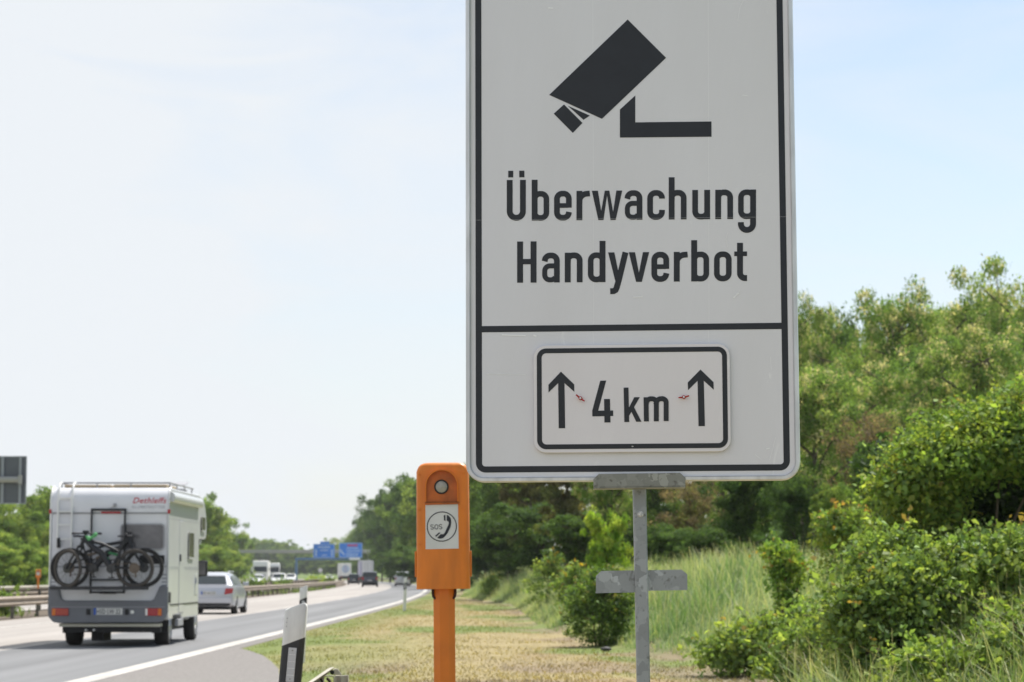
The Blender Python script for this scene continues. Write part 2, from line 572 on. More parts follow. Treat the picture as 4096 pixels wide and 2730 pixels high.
F = np.stack([a, a + 1, a + nx + 1, a + nx], 1)
structure(link('ground', np_mesh('ground', V, F, ['verge'], CO, smooth=True)))


def strip(name, x0, x1, y0, y1, z, m, step=4.0, kind='structure'):
    n = max(2, int((y1 - y0) / step) + 1)
    V = []
    for y in np.linspace(y0, y1, n):
        V += [(x0 + off(y), y, z), (x1 + off(y), y, z)]
    F = [(2 * i, 2 * i + 1, 2 * i + 3, 2 * i + 2) for i in range(n - 1)]
    o = link(name, np_mesh(name, V, F, [m]))
    o['kind'] = kind
    return o


strip('asphalt_lane_road', -9.2, -5.3, -30, 1200, 0.0, 'asphalt')
strip('concrete_lanes_road', -15.2, -9.2, -30, 1200, 0.0, 'concrete_road')
strip('opposite_carriageway_road', -28.4, -18.6, -30, 1200, 0.0, 'concrete_road')
strip('edge_line_marking', -5.66, -5.34, -30, 900, 0.006, 'road_paint')
strip('shoulder_pavement', -5.3, -5.02, 44.9, 900, 0.004, 'layby_asphalt')
strip('left_edge_line_marking', -13.3, -13.1, -30, 900, 0.006, 'road_paint')
strip('opposite_line_marking', -20.3, -20.1, -30, 900, 0.006, 'road_paint')
mb = MB()
for k in range(60):
    y0 = 26.6 + 18 * k - 18
    pts = [(-9.32, -9.17)]
    a0 = [(-9.33 + off(y0), y0, 0.006), (-9.17 + off(y0), y0, 0.006), (-9.17 + off(y0 + 6), y0 + 6, 0.006), (-9.33 + off(y0 + 6), y0 + 6, 0.006)]
    mb.add(a0, [(0, 1, 2, 3)])
    a1 = [(p[0] - 15.1, p[1], p[2]) for p in a0]
    mb.add(a1, [(0, 1, 2, 3)])
structure(mb.build('lane_dash_marking', 'road_paint'))
# lay-by with rounded end
mb = MB()
pts = [(-5.31, -30), (-1.9, -30), (-2.2, 20), (-2.75, 27), (-2.95, 31), (-3.35, 35), (-3.75, 38), (-4.2, 41), (-4.65, 43.3), (-5.02, 44.9), (-5.31, 44.9)]
mb.prism(pts, lambda a, b, d: (a, b, d), -0.12, 0.012)
mb.T = None
lay = structure(mb.build('layby_pavement', 'layby_asphalt'))

# ------------------------------------------------------------------ the big sign
SO = Vector((-0.09106357, 7.37, 1.67999838))
SR = (Matrix.Rotation(math.radians(-3.943), 3, 'Z') @ Matrix.Rotation(math.radians(-0.848), 3, 'X') @ Matrix.Rotation(math.radians(-0.239), 3, 'Y'))
SU, SV, SN = SR @ Vector((1, 0, 0)), SR @ Vector((0, 0, 1)), -(SR @ Vector((0, 1, 0)))


def S(px, py):
    d = ray(px, py)
    o = Vector((0, 0, CAMZ))
    t = (SO - o).dot(SN) / d.dot(SN)
    h = o + d * t - SO
    return (h.dot(SU), h.dot(SV))


def SP(u, v, n=0.0):
    return SO + SU * u + SV * v + SN * n


def z6(x, y): return S(1840 + x / 1.70435, y / 1.70435)
def z7(x, y): return S(1840 + x / 1.52246, 920 + y / 1.52246)
def z5(x, y): return S(2080 + x / 2.67386, 1320 + y / 2.67386)


def rrect(u0, v0, u1, v1, r, n=8):
    out = []
    for cx, cy, a0 in ((u1 - r, v0 + r, -90), (u1 - r, v1 - r, 0), (u0 + r, v1 - r, 90), (u0 + r, v0 + r, 180)):
        for k in range(n + 1):
            a = math.radians(a0 + 90 * k / n)
            out.append((cx + r * math.cos(a), cy + r * math.sin(a)))
    return out


def ring_face(mb, outer, inner, fn):
    n = len(outer)
    vs = [fn(*p) for p in outer] + [fn(*p) for p in inner]
    mb.add(vs, [(i, (i + 1) % n, n + (i + 1) % n, n + i) for i in range(n)])


def arc(cx, cy, r, a0, a1, n=8, ry=None):
    ry = r if ry is None else ry
    return [(cx + r * math.cos(math.radians(a0 + (a1 - a0) * k / n)), cy + ry * math.sin(math.radians(a0 + (a1 - a0) * k / n))) for k in range(n + 1)]


def stroke(pts, t, closed=False):
    """flat-capped stroke of width t around a polyline -> list of quads"""
    P = [Vector(p) for p in pts]
    P = [p for i, p in enumerate(P) if i == 0 or (p - P[i - 1]).length > 1e-6]
    if closed and (P[0] - P[-1]).length < 1e-6:
        P.pop()
    n = len(P); Lf, Rt = [], []
    for i in range(n):
        a = P[i] - P[i - 1] if (i > 0 or closed) else P[1] - P[0]
        b = P[(i + 1) % n] - P[i] if (i < n - 1 or closed) else P[-1] - P[-2]
        a = a.normalized(); b = b.normalized()
        na, nb = Vector((-a.y, a.x)), Vector((-b.y, b.x))
        m = na + nb
        m = m / max(0.35, m.dot(na)) if m.length > 1e-6 else na
        Lf.append(P[i] + m * t / 2); Rt.append(P[i] - m * t / 2)
    out = []
    for i in range(n if closed else n - 1):
        k = (i + 1) % n
        out.append([Lf[i], Lf[k], Rt[k], Rt[i]])
    return out


X_, CAP, T_ = 200.0, 278.0, 40.0


def rr_path(w, y0, y1, r=38):
    return rrect(20, y0, w - 20, y1, r, 8)


def glyph(ch, w):
    h = 20; r = min(36, (w - 40) / 2); top, bot = X_ - 18, 18
    if ch == 'o': return [(rr_path(w, bot, top, r), 38, True)]
    if ch == 'b': return [(rr_path(w, bot, top, r), 38, True), ([(20, 0), (20, CAP)], 40, False)]
    if ch == 'd': return [(rr_path(w, bot, top, r), 38, True), ([(w - 20, 0), (w - 20, CAP)], 40, False)]
    if ch == 'g': return [(rr_path(w, bot, top, r), 38, True), ([(w - 20, X_), (w - 20, -30)] + arc(w / 2, -34, (w - 40) / 2, 0, -180, 14) + [(20, -22)], 40, False)]
    if ch == 'e': return [([(24, 101), (w - 22, 101)], 32, False),
                          ([(w - 20, 86), (w - 20, top - r)] + arc(w - 20 - r, top - r, r, 0, 90)[1:] + arc(20 + r, top - r, r, 90, 180) + arc(20 + r, bot + r, r, 180, 270) + arc(w - 20 - r, bot + r, r, 270, 345) + [(w - 19, 57)], 39, False)]
    if ch == 'c': return [([(w - 20, 143), (w - 20, top - r + 6)] + arc(w - 20 - r, top - r, r, 10, 90)[1:] + arc(20 + r, top - r, r, 90, 180) + arc(20 + r, bot + r, r, 180, 270) + arc(w - 20 - r, bot + r, r, 270, 350) + [(w - 20, 66)], 39, False)]
    if ch == 'a': return [([(19, 143), (21, top - r + 4)] + arc(20 + r, top - r, r, 172, 90)[1:] + arc(w - 20 - r, top - r, r, 90, 0) + [(w - 20, 0)], 39, False),
                          ([(w - 22, 112), (20 + r, 112)] + arc(20 + 34, 112 - 34, 34, 90, 180)[1:] + arc(20 + 34, bot + 34, 34, 180, 270) + arc(w - 20 - 40, bot + 34, 34, 270, 330), 34, False)]
    if ch in 'hn':
        hh = CAP + 10 if ch == 'h' else X_
        return [([(20, 0), (20, hh)], 40, False), ([(21, 130)] + arc(20 + r, top - r, r, 165, 90) + arc(w - 20 - r, top - r, r, 90, 0) + [(w - 20, 0)], 39, False)]
    if ch == 'u': return [([(w - 20, 0), (w - 20, X_)], 40, False), ([(20, X_)] + arc(20 + r, bot + r, r, 180, 270) + arc(w - 20 - r, bot + r, r, 270, 345), 39, False)]
    if ch == 'r': return [([(20, 0), (20, X_)], 40, False), ([(21, 120)] + arc(20 + 52, X_ - 72, 52, 170, 92, 10) + [(w, X_ - 18)], 39, False)]
    if ch == 'U': return [([(20, CAP)] + arc(20 + 44, 64, 44, 180, 270, 12) + arc(w - 64, 64, 44, 270, 360, 12) + [(w - 20, CAP)], 40, False),
                          ([(10, 318), (44, 318)], 45, False), ([(w - 45, 318), (w - 10, 318)], 45, False)]
    if ch == 'H': return [([(20, 0), (20, CAP)], 40, False), ([(w - 20, 0), (w - 20, CAP)], 40, False), ([(30, 142), (w - 30, 142)], 36, False)]
    if ch == 't': return [([(39, 258), (39, 54)] + arc(73, 54, 34, 190, 268, 8) + [(w, 20)], 40, False), ([(0, X_ - 16), (w, X_ - 16)], 31, False)]
    if ch == 'w': return ['poly', [[(0, X_), (41, X_), (66, 48), (62, 0), (44, 0)], [(62, 0), (79, 0), (108, X_), (88, X_), (61.8, 50)], [(99, X_), (119, X_), (146, 48), (145, 0), (127, 0)], [(145, 0), (162, 0), (207, X_), (167, X_), (144, 50)]]]
    if ch == 'v': return ['poly', [[(0, X_), (42, X_), (70, 52), (69, 0), (49, 0)], [(68, 0), (88, 0), (w, X_), (w - 42, X_), (66.5, 52)]]]
    if ch == 'y': return [([(w - 20, X_), (72, 12), (57, -40), (50, -54), (38, -61), (14, -62)], 40, False), 'poly', [[(0, X_), (42, X_), (74, 45), (66, 0), (50, 0)]]]
    return []


def put_glyph(mb, ch, w, fn, lift):
    g = glyph(ch, w)
    k = 0
    i = 0
    while i < len(g):
        e = g[i]
        if e == 'poly':
            for poly in g[i + 1]:
                mb.add([SP(*fn(x, y), lift + k * 0.00012) for x, y in poly], [tuple(range(len(poly)))])
                k += 1
            i += 2
            continue
        pts, t, cl = e
        for q in stroke(pts, t, cl):
            mb.add([SP(*fn(p[0], p[1]), lift + k * 0.00012) for p in q], [(0, 1, 2, 3)])
        k += 1
        i += 1


# geometry of the plate, metres in the sign plane (origin: inner lower left corner of the black border)
W_ = 0.914
uL, uR, vB = -0.0190, W_ + 0.0190, -0.0188           # outer edge of black border
sL, sR, sB = -0.0335, W_ + 0.0335, -0.0335           # sheet edge = inner edge of the frame
fL, fR, fB = -0.0490, W_ + 0.0500, -0.0480           # outer frame edge
vT = 1.62
base = Vector((xat(2576, 7.42), 7.42, gz(0.4, 7.4)))
sign = thing('road_sign', 'tall white roadside sign with surveillance camera pictogram on one galvanised post', 'road sign', base)


def sbuild(mb, name, mats, **k):
    par = k.pop('parent', sign)
    return mb.build(name, mats, par, off=base, **k)


mb = MB()
o_ = rrect(sL, sB, sR, vT + 0.0335, 0.040); mb.prism(o_, SP, -0.004, 0.0)
sbuild(mb, 'sign_panel', 'sheet_white')
mb = MB()
outer = rrect(fL, fB, fR, vT + 0.048, 0.055); inner = rrect(sL, sB, sR, vT + 0.0335, 0.040)
n = len(outer)
prof = [(0.0, 1.0, -0.028), (0.0, 1.0, 0.004), (0.18, 0.82, 0.010), (0.75, 0.25, 0.0105), (1.0, 0.0, 0.006), (1.0, 0.0, -0.006)]
rings = [[SP(outer[i][0] * wb + inner[i][0] * wa, outer[i][1] * wb + inner[i][1] * wa, d) for i in range(n)] for wa, wb, d in prof]
mb.loft(rings, cap=False)
sbuild(mb, 'panel_frame', 'aluminium', smooth=True, angle=50)
mb = MB(); mb.prism(rrect(fL + 0.002, fB + 0.002, fR - 0.002, vT + 0.046, 0.053), SP, -0.024, -0.0045)
sbuild(mb, 'panel_back', 'plate_back')
mb = MB()
ring_face(mb, rrect(uL, vB, uR, vT + 0.0188, 0.030), rrect(0, 0, W_, vT, 0.010), lambda u, v: SP(u, v, 0.0008))
v0, v1 = z7(133, 625)[1], z7(133, 587)[1]
mb.add([SP(0, v0, 0.0008), SP(W_, v0, 0.0008), SP(W_, v1, 0.0008), SP(0, v1, 0.0008)], [(0, 1, 2, 3)])
sbuild(mb, 'panel_border', 'sign_black')
# pictogram
mb = MB()
for poly in ([(1143, 135), (1405, 396), (968, 812), (608, 649)], [(709, 714), (835, 840), (769, 908), (639, 777)], [(735, 723), (885, 790), (842, 819)],
             [(1195, 653), (1195, 836), (1090, 940), (1090, 749)], [(1195, 836), (1714, 830), (1715, 934), (1090, 940)]):
    mb.add([SP(*z6(*p), 0.0008) for p in poly], [tuple(range(len(poly)))])
sbuild(mb, 'camera_pictogram', 'sign_black')
# lettering
mb = MB()
for ch, x0, x1 in (('U', 319, 449), ('b', 489, 609), ('e', 641, 762), ('r', 794, 885), ('w', 899, 1106), ('a', 1121, 1244), ('c', 1276, 1397), ('h', 1423, 1545), ('u', 1583, 1705), ('n', 1740, 1862), ('g', 1895, 2018)):
    put_glyph(mb, ch, x1 - x0, lambda x, y, x0=x0: z6(x0 + x, 1507 - (x0 + x - 320) * 0.0078 - y), 0.0008)
sbuild(mb, 'lettering', 'sign_black')
mb = MB()
q = 1.1076
for ch, x0, x1 in (('H', 348, 466), ('a', 498, 608), ('n', 638, 747), ('d', 778, 886), ('y', 902, 1026), ('v', 1028, 1152), ('e', 1165, 1274), ('r', 1302, 1386), ('b', 1408, 1518), ('o', 1546, 1655), ('t', 1670, 1748)):
    put_glyph(mb, ch, (x1 - x0) * q, lambda x, y, x0=x0: z7(x0 + x / q, 322.5 - (x0 + x / q - 400) * 0.0075 - y / q), 0.0008)
sbuild(mb, 'lettering', 'sign_black')
# fine vertical sheet seams and scratches
mb = MB()
for x in (1362, 1627):
    for ya, yb in ((0, 745), (757, 790)):
        p, q_ = S(x * 1.741, ya * 1.741), S((x + 2) * 1.741, yb * 1.741)
        mb.add([SP(p[0] - 0.0004, p[1], 0.0003), SP(p[0] + 0.0004, p[1], 0.0003), SP(q_[0] + 0.0004, q_[1], 0.0003), SP(q_[0] - 0.0004, q_[1], 0.0003)], [(0, 1, 2, 3)])
for pl in ([(1708, 2), (1700, 18), (1695, 48)], [(1672, 535), (1668, 550), (1672, 568)], [(1700, 668), (1692, 676), (1688, 686)], [(1782, 1005), (1776, 1030), (1768, 1058)], [(1735, 1045), (1750, 1057)], [(1770, 820), (1772, 850)]):
    pts = [S(x * 1.741, y * 1.741) for x, y in pl]
    for q4 in stroke(pts, 0.0011):
        mb.add([SP(p[0], p[1], 0.0012) for p in q4], [(0, 1, 2, 3)])
for (xa, ya), (xb, yb), fz in (((105, 1503), (2225, 1480), z6), ((80, 1510), (105, 1505), z6)):
    p, q_ = fz(xa, ya), fz(xb, yb)
    mb.add([SP(p[0], p[1] - 0.00016, 0.0018), SP(q_[0], q_[1] - 0.00016, 0.0018), SP(q_[0], q_[1] + 0.00016, 0.0018), SP(p[0], p[1] + 0.00016, 0.0018)], [(0, 1, 2, 3)])
for pl, fz, wd in (([(255, 640), (330, 643), (400, 645)], z7, 0.004), ([(448, 642), (466, 648)], z7, 0.005), ([(1055, 410), (1112, 408)], z7, 0.003), ([(1665, 415), (1680, 400), (1700, 385)], z7, 0.004), ([(600, 55), (635, 58)], z6, 0.004), ([(1925, 650), (1960, 654)], z6, 0.002), ([(160, 878), (400, 882)], z7, 0.0015), ([(1865, 1335), (1885, 1330)], z7, 0.003)):
    for q4 in stroke([fz(*p) for p in pl], wd):
        mb.add([SP(p[0], p[1], 0.0010) for p in q4], [(0, 1, 2, 3)])
sbuild(mb, 'scratches', 'scuff')

# distance plate
LP = 0.014
c00, c10, c01, c11 = z5(155, 1326), z5(2262, 1293), z5(140, 172), z5(2240, 143)
# parallax: the plate sits LP in front of the sheet
kx = lambda p: p
pu0, pu1 = (c00[0] + c01[0]) / 2 + 0.0003, (c10[0] + c11[0]) / 2 - 0.0005
pv0, pv1 = (c00[1] + c10[1]) / 2, (c01[1] + c11[1]) / 2
CAMV = Vector((0, 0, CAMZ))


def proud(u, v, n):
    """point at height n above the sheet seen on the same sight line as (u,v) on the sheet: real raised position"""
    p = SP(u, v, 0); d = (CAMV - p).normalized()
    return p + d * (n / d.dot(SN))


mb = MB()
mb.prism(rrect(pu0, pv0, pu1, pv1, 0.037), lambda a, b, d: proud(a, b, LP) + SN * d, -0.011, 0.0)
plate = sbuild(mb, 'distance_plate', 'sheet_plate', bevel=0.0015)
mb = MB()
b0, b1 = z5(184, 1285), z5(2230, 180)
b2 = z5(175, 205)
bu0 = (z5(188, 1200)[0] + z5(175, 300)[0]) / 2; bu1 = (z5(2230, 1150)[0] + z5(2208, 270)[0]) / 2
bv0 = (z5(280, 1284)[1] + z5(2150, 1259)[1]) / 2; bv1 = (z5(280, 204)[1] + z5(2100, 177)[1]) / 2
bt = 0.0148
ring_face(mb, rrect(bu0, bv0, bu1, bv1, 0.028), rrect(bu0 + bt, bv0 + bt, bu1 - bt, bv1 - bt, 0.014), lambda u, v: proud(u, v, LP + 0.0008))
sbuild(mb, 'plate_border', 'sign_black', parent=plate)
for pol in ([(438, 448), (580, 585), (581, 664), (476, 571), (483, 1053), (414, 1054), (408, 571), (305, 671), (304, 588)],
            [(1930, 425), (2070, 560), (2072, 641), (1966, 546), (1978, 1030), (1909, 1031), (1899, 546), (1797, 647), (1794, 564)]):
    mb = MB(); mb.add([proud(*z5(*p), LP + 0.0008) for p in pol], [tuple(range(9))])
    sbuild(mb, 'arrow', 'sign_black', parent=plate)
mb = MB()
kk = 0
for pol in ([(858, 545), (922, 543), (836, 866), (773, 927), (773, 863)], [(773, 866), (996, 863), (997, 922), (773, 927)], [(899, 741), (962, 740), (968, 991), (903, 992)],
            [(1108, 619), (1160, 618), (1168, 986), (1116, 987)], [(1162, 838), (1222, 722), (1281, 721), (1164, 925)], [(1192, 877), (1219, 826), (1299, 983), (1243, 984)]):
    mb.add([proud(*z5(*p), LP + 0.0008 + kk * 0.00012) for p in pol], [tuple(range(len(pol)))]); kk += 1
for pts in ([(1352, 980), (1348, 722)], [(1350, 800)] + arc(1400, 790, 48, 190, 270, 8, 52) + arc(1412, 780, 46, 280, 360, 8, 42) + [(1458, 979)],
            [(1452, 800)] + arc(1505, 788, 48, 190, 270, 8, 50) + arc(1517, 778, 46, 280, 360, 8, 42) + [(1563, 976)]):
    for q4 in stroke(pts, 53):
        mb.add([proud(*z5(p[0], p[1]), LP + 0.0008 + kk * 0.00012) for p in q4], [(0, 1, 2, 3)])
    kk += 1
sbuild(mb, 'lettering', 'sign_black', parent=plate)
vs, fs, ta, tb = text_polys('8h', 1.0)
mb = MB(); mb.add([proud(*z5(1195 + (v[0] - ta) * 20, 1254 - v[1] * 18), LP + 0.0016) for v in vs], fs)
sbuild(mb, 'small_print', 'scuff', parent=plate)
for (cx, cy), ang in (((647, 734), -38), ((1752, 722), 10)):
    mb = MB()
    cu, cv = z5(cx, cy)
    c0 = proud(cu, cv, LP)
    mb.disc(c0, SN, 0.0056, 0.008, 14, 0)
    mb.disc(c0 + SN * 0.008, SN, 0.0030, 0.004, 10, 1)
    a = math.radians(ang)
    du, dv = SU * math.cos(a) + SV * math.sin(a), -SU * math.sin(a) + SV * math.cos(a)
    for sg in (1, -1):
        p0, p1, p2 = c0 + du * sg * 0.004 + SN * 0.006, c0 + du * sg * 0.012 + SN * 0.014, c0 + du * sg * 0.0155 + SN * 0.017
        mb.tube([p0, p1, p2], [0.0028, 0.0024, 0.0020], 8, 0)
    sbuild(mb, 'wing_nut', ['wing_red', 'screw_zinc'], parent=plate, smooth=True)

# post, brackets, bolt


def z3(x, y, Y): return at(1850 + x / 1.74296, 1850 + y / 1.74296, Y)


YP = 7.375      # front face of the post
mb = MB()
pl, pr = z3(1190, 178, YP), z3(1281, 178, YP); ql, qr = z3(1218, 1534, YP), z3(1309, 1534, YP)
ex = (ql - pl) / (pl.z - ql.z)
down = pl.z + 0.28


def postring(z, back=0.0):
    t = pl.z - z
    c0, c1 = pl + ex * t, pr + (qr - pr) / (pr.z - qr.z) * t
    ins = 0.0045; d = 0.042
    a = Vector((c0.x, YP, z)); b = Vector((c1.x, YP - 0.002, z))
    return [a + Vector((ins, 0, 0)), b - Vector((ins, 0, 0)), b - Vector((0, -ins, 0)), b + Vector((0.0015, d, 0)), b + Vector((-ins, d + ins, 0)), a + Vector((ins, d + ins, 0)), a + Vector((0, d, 0)), a + Vector((0, ins, 0))]


zlow = gz(0.4, 7.4) - 0.4
mb.loft([postring(pl.z + 0.25), postring(zlow)])
# push the part of the tube behind the panel away from the sheet
sbuild(mb, 'post', 'galvanised', smooth=True, angle=30)
YB = 7.335
mb = MB()
cor = [(913, 175), (913, 118), (950, 81), (1517, 73), (1555, 108), (1555, 165)]
fr = [proud(*S(1850 + x / 1.74296, 1850 + y / 1.74296), 0.017) for x, y in cor]
mb.add(fr + [p + Vector((0.0, 0.006, 0)) for p in fr], [(0, 1, 2, 3, 4, 5), (11, 10, 9, 8, 7, 6)] + [(i, (i + 1) % 6, 6 + (i + 1) % 6, 6 + i) for i in range(6)])
lip = [fr[0], fr[-1]]
mb.add([lip[0], lip[1], lip[1] + Vector((0, 0.036, -0.003)), lip[0] + Vector((0, 0.036, -0.003)), lip[0] + Vector((0, 0, -0.004)), lip[1] + Vector((0, 0, -0.004)), lip[1] + Vector((0, 0.036, -0.007)), lip[0] + Vector((0, 0.036, -0.007))],
       [(0, 1, 2, 3), (7, 6, 5, 4), (4, 5, 1, 0), (5, 6, 2, 1), (6, 7, 3, 2), (7, 4, 0, 3)])
sbuild(mb, 'mounting_bracket', 'galvanised_dull', bevel=0.0015)
YC = 7.392
mb = MB()
for cor in ([(931, 904), (931, 793), (967, 758), (1204, 753), (1206, 898)], [(1290, 752), (1528, 748), (1567, 781), (1568, 891), (1292, 896)]):
    fr = [z3(x, y, YC) for x, y in cor]
    n = len(fr)
    mb.add(fr + [p + Vector((0, 0.006, 0)) for p in fr], [tuple(range(n)), tuple(range(2 * n - 1, n - 1, -1))] + [(i, (i + 1) % n, n + (i + 1) % n, n + i) for i in range(n)])
    a, b = (fr[0], fr[-1])
    mb.add([a, b, b + Vector((0, 0.04, 0)), a + Vector((0, 0.04, 0)), a + Vector((0, 0, -0.004)), b + Vector((0, 0, -0.004)), b + Vector((0, 0.04, -0.004)), a + Vector((0, 0.04, -0.004))],
           [(0, 1, 2, 3), (7, 6, 5, 4), (4, 5, 1, 0), (5, 6, 2, 1), (6, 7, 3, 2), (7, 4, 0, 3)])
sbuild(mb, 'mounting_bracket', 'galvanised', bevel=0.0015)
mb = MB()
bc = z3(1241, 362, YP)
mb.disc(bc, (0, -1, 0), 0.0095, 0.002, 20, 0)
mb.disc(bc + Vector((0, -0.002, 0)), (0, -1, 0), 0.0078, 0.007, 6, 0)
sbuild(mb, 'bolt', 'bolt_steel', bevel=0.001)


# ------------------------------------------------------------------ emergency telephone
def emergency_phone(label, loc, group=None):
    """front face is local -Y, origin on the ground under the post. dims follow the near one"""
    t = thing('emergency_telephone', label, 'emergency phone', loc, 0, group)
    # local coordinates: x (m), z above the lower edge of the head; head lower edge at z=hb
    hb = 1.14
    k = 0.0011788 / 1.685          # metres per zoom pixel

    def q(x, y, w=0.0):             # zoom pixel of the head -> local (lean of the photo removed)
        lean = (x - 300) * 0 + (938 - y) * 0.0135
        return (((x + lean) - 306.0) * k, (936 - y) * k + hb)
    hw, dp = 0.1235, 0.20
    H = 0.594
    # shell: rounded outline in plan (x,y), lofted up, domed at the top corners
    mb = MB()

    def plan(w, d0, d1, r, n=6):
        return rrect(-w, d0, w, d1, r, n)
    rings = []
    for zz, ins in ((0, 0), (H - 0.045, 0), (H - 0.030, 0.004), (H - 0.017, 0.011), (H - 0.008, 0.021), (H - 0.0025, 0.034), (H, 0.052)):
        w = hw - ins + 0.003 * (1 - zz / H)
        rings.append([(x, y, hb + zz) for x, y in plan(w, -0.0 + ins * 0.5, dp - ins, max(0.004, 0.022 - 0 * ins))])
    mb.loft(rings)
    obj_shell = mb.build('housing', 'orange', t, smooth=True, angle=35)
    # hood: arch-shaped recess, its floor set into the face, with a raised rim
    ax, az, r = *q(290, 246), 0.0765
    zb = q(290, 357)[1]
    out = [(ax + r, zb)] + [(ax + r * math.cos(a), az + r * math.sin(a)) for a in np.linspace(0, PI, 25)] + [(ax - r, zb)]
    mb = MB(); mb.add([(x, -0.0015, z) for x, z in out], [tuple(range(len(out)))])
    mb.build('speaker_recess', 'orange_dark', t)
    mb = MB()
    rim = [(x, z) for x, z in out]
    n = len(rim)
    vs = [(x, 0.004, z) for x, z in rim] + [(x, -0.030 * (0.35 + 0.65 * max(0, (z - zb) / (az + r - zb))), z) for x, z in rim] + [(ax + (x - ax) * 0.955, -0.030 * (0.35 + 0.65 * max(0, (z - zb) / (az + r - zb))), az + (z - az) * 0.96 if z > az else z) for x, z in rim] + [(ax + (x - ax) * 0.955, -0.0016, az + (z - az) * 0.96 if z > az else z) for x, z in rim]
    fs = []
    for b in range(3):
        fs += [(b * n + i, b * n + i + 1, (b + 1) * n + i + 1, (b + 1) * n + i) for i in range(n - 1)]
    mb.add(vs, fs)
    mb.build('hood', 'orange', t, smooth=True, angle=50)
    mb = MB(); mb.box(ax - r - 0.004, ax + r + 0.006, -0.012, 0.003, zb - 0.0075, zb + 0.001)
    mb.build('ledge', 'orange_dark', t, bevel=0.002)
    mb = MB()
    z0 = zb + 0.0035
    mb.add([(ax - r - 0.002, -0.0124, z0 - 0.0036), (ax + r + 0.004, -0.0124, z0 - 0.0036), (ax + r + 0.004, -0.0124, z0 - 0.001), (ax - r - 0.002, -0.0124, z0 - 0.001)], [(0, 1, 2, 3)])
    mb.build('grime_seam', 'grime', t)
    lx, lz = q(288, 252)
    mb = MB()
    mb.torus((lx, -0.003, lz), (0, 1, 0), 0.0305, 0.0038, 32, 8)
    lampring = mb.build('lamp_ring', 'chassis_black', t, smooth=True)
    mb = MB()
    rr = [[(lx + rr_ * math.cos(a), yy, lz + rr_ * math.sin(a)) for a in np.linspace(0, 2 * PI, 28, endpoint=False)] for rr_, yy in ((0.029, -0.003), (0.022, -0.007), (0.012, -0.0095), (0.002, -0.010))]
    mb.loft(rr)
    mb.build('lens', 'lamp_glass', t, smooth=True)
    # white plate with ring, handset and letters

    def p6(x, y, d):                # zoom of the plate: 6.03 px per photo px, off (1660,1960)
        X, Y = q(((x / 6.029 + 1660) - 1600) * 1.685, ((y / 6.031 + 1960) - 1800) * 1.685)
        return (X, d, Y)
    mb = MB()
    a0, a1, a2, a3 = p6(300, 1430, -0.0012), p6(1093, 1420, -0.0012), p6(1070, 356, -0.0012), p6(288, 370, -0.0012)
    mb.add([a0, a1, a2, a3] + [(p[0], 0.002, p[2]) for p in (a0, a1, a2, a3)], [(0, 1, 2, 3), (4, 5, 1, 0), (5, 6, 2, 1), (6, 7, 3, 2), (7, 4, 0, 3)])
    pp = mb.build('sign_plate', 'phone_plate', t)
    mb = MB()
    ring_face(mb, [(685 + 362 * math.cos(a), 890 + 362 * math.sin(a)) for a in np.linspace(0, 2 * PI, 56, endpoint=False)],
              [(685 + 339 * math.cos(a), 890 + 339 * math.sin(a)) for a in np.linspace(0, 2 * PI, 56, endpoint=False)], lambda x, y: p6(x, y, -0.0022))
    mb.build('ring', 'phone_ink', pp)
    mb = MB()
    for pol in ([(728, 625), (770, 607), (775, 760), (735, 738)], [(530, 1105), (620, 1028), (655, 1042), (545, 1140)],
                [(800, 612), (840, 625), (880, 665), (905, 715), (853, 795), (835, 765), (800, 748)],
                [(905, 715), (912, 800), (895, 900), (860, 980), (800, 940), (845, 840), (853, 795)],
                [(860, 980), (820, 1060), (770, 1120), (720, 1165), (735, 1065), (755, 1040), (800, 940)],
                [(720, 1165), (660, 1182), (615, 1177), (575, 1158), (665, 1065), (700, 1078), (735, 1065)]):
        mb.add([p6(x, y, -0.0022) for x, y in pol], [tuple(range(len(pol)))])
    mb.build('handset_symbol', 'phone_ink', pp)
    mb = MB()

    def Sp(x0, w, y0, y1):
        m_ = (y0 + y1) / 2; r1 = (m_ - y0) / 2; cx = x0 + w / 2; rx = w / 2
        return [(x0 + w, y0 + 12)] + arc(cx, y0 + r1, rx, -50, -180, 10, r1) + arc(cx, y0 + r1, rx, -200, -260, 4, r1) + arc(cx, y1 - r1, rx, -80, 0, 8, r1) + arc(cx, y1 - r1, rx, 20, 130, 10, r1) + [(x0, y1 - 14)]
    for pts, cl in ((Sp(416, 68, 846, 952), False), (rrect(518, 846, 590, 950, 34), True), (Sp(622, 66, 840, 948), False)):
        for q4 in stroke(pts, 16, cl):
            mb.add([p6(p[0], p[1], -0.0022) for p in q4], [(0, 1, 2, 3)])
    mb.build('lettering', 'phone_ink', pp)
    for x, y in ((138, 165), (434, 157), (140, 400), (440, 396), (143, 632), (444, 625)):
        X, Z = q(x, y)
        mb = MB(); mb.disc((X, 0.002, Z), (0, -1, 0), 0.0062, 0.0058, 12)
        mb.build('rivet', 'orange', t, bevel=0.0012)
    for sg in (-1, 1):
        z0, z1 = hb + 0.057, hb + 0.178
        mb = MB(); x0 = sg * (hw + 0.002)
        mb.box(min(x0, x0 + sg * 0.0085), max(x0, x0 + sg * 0.0085), 0.02, 0.16, z0, z1)
        mb.build('call_flap', 'orange', t, bevel=0.002)
    px = q(309, 900)[0]
    for sg in (-1, 1):
        mb = MB()
        xx = px + sg * 0.053
        mb.tube([(xx, 0.06, hb + 0.01), (xx, 0.06, hb - 0.022), (xx - sg * 0.003, 0.06, hb - 0.036), (xx - sg * 0.012, 0.06, hb - 0.046)], 0.0062, 8)
        mb.build('bracket_loop', 'rust_dark', t, smooth=True)
    mb = MB()

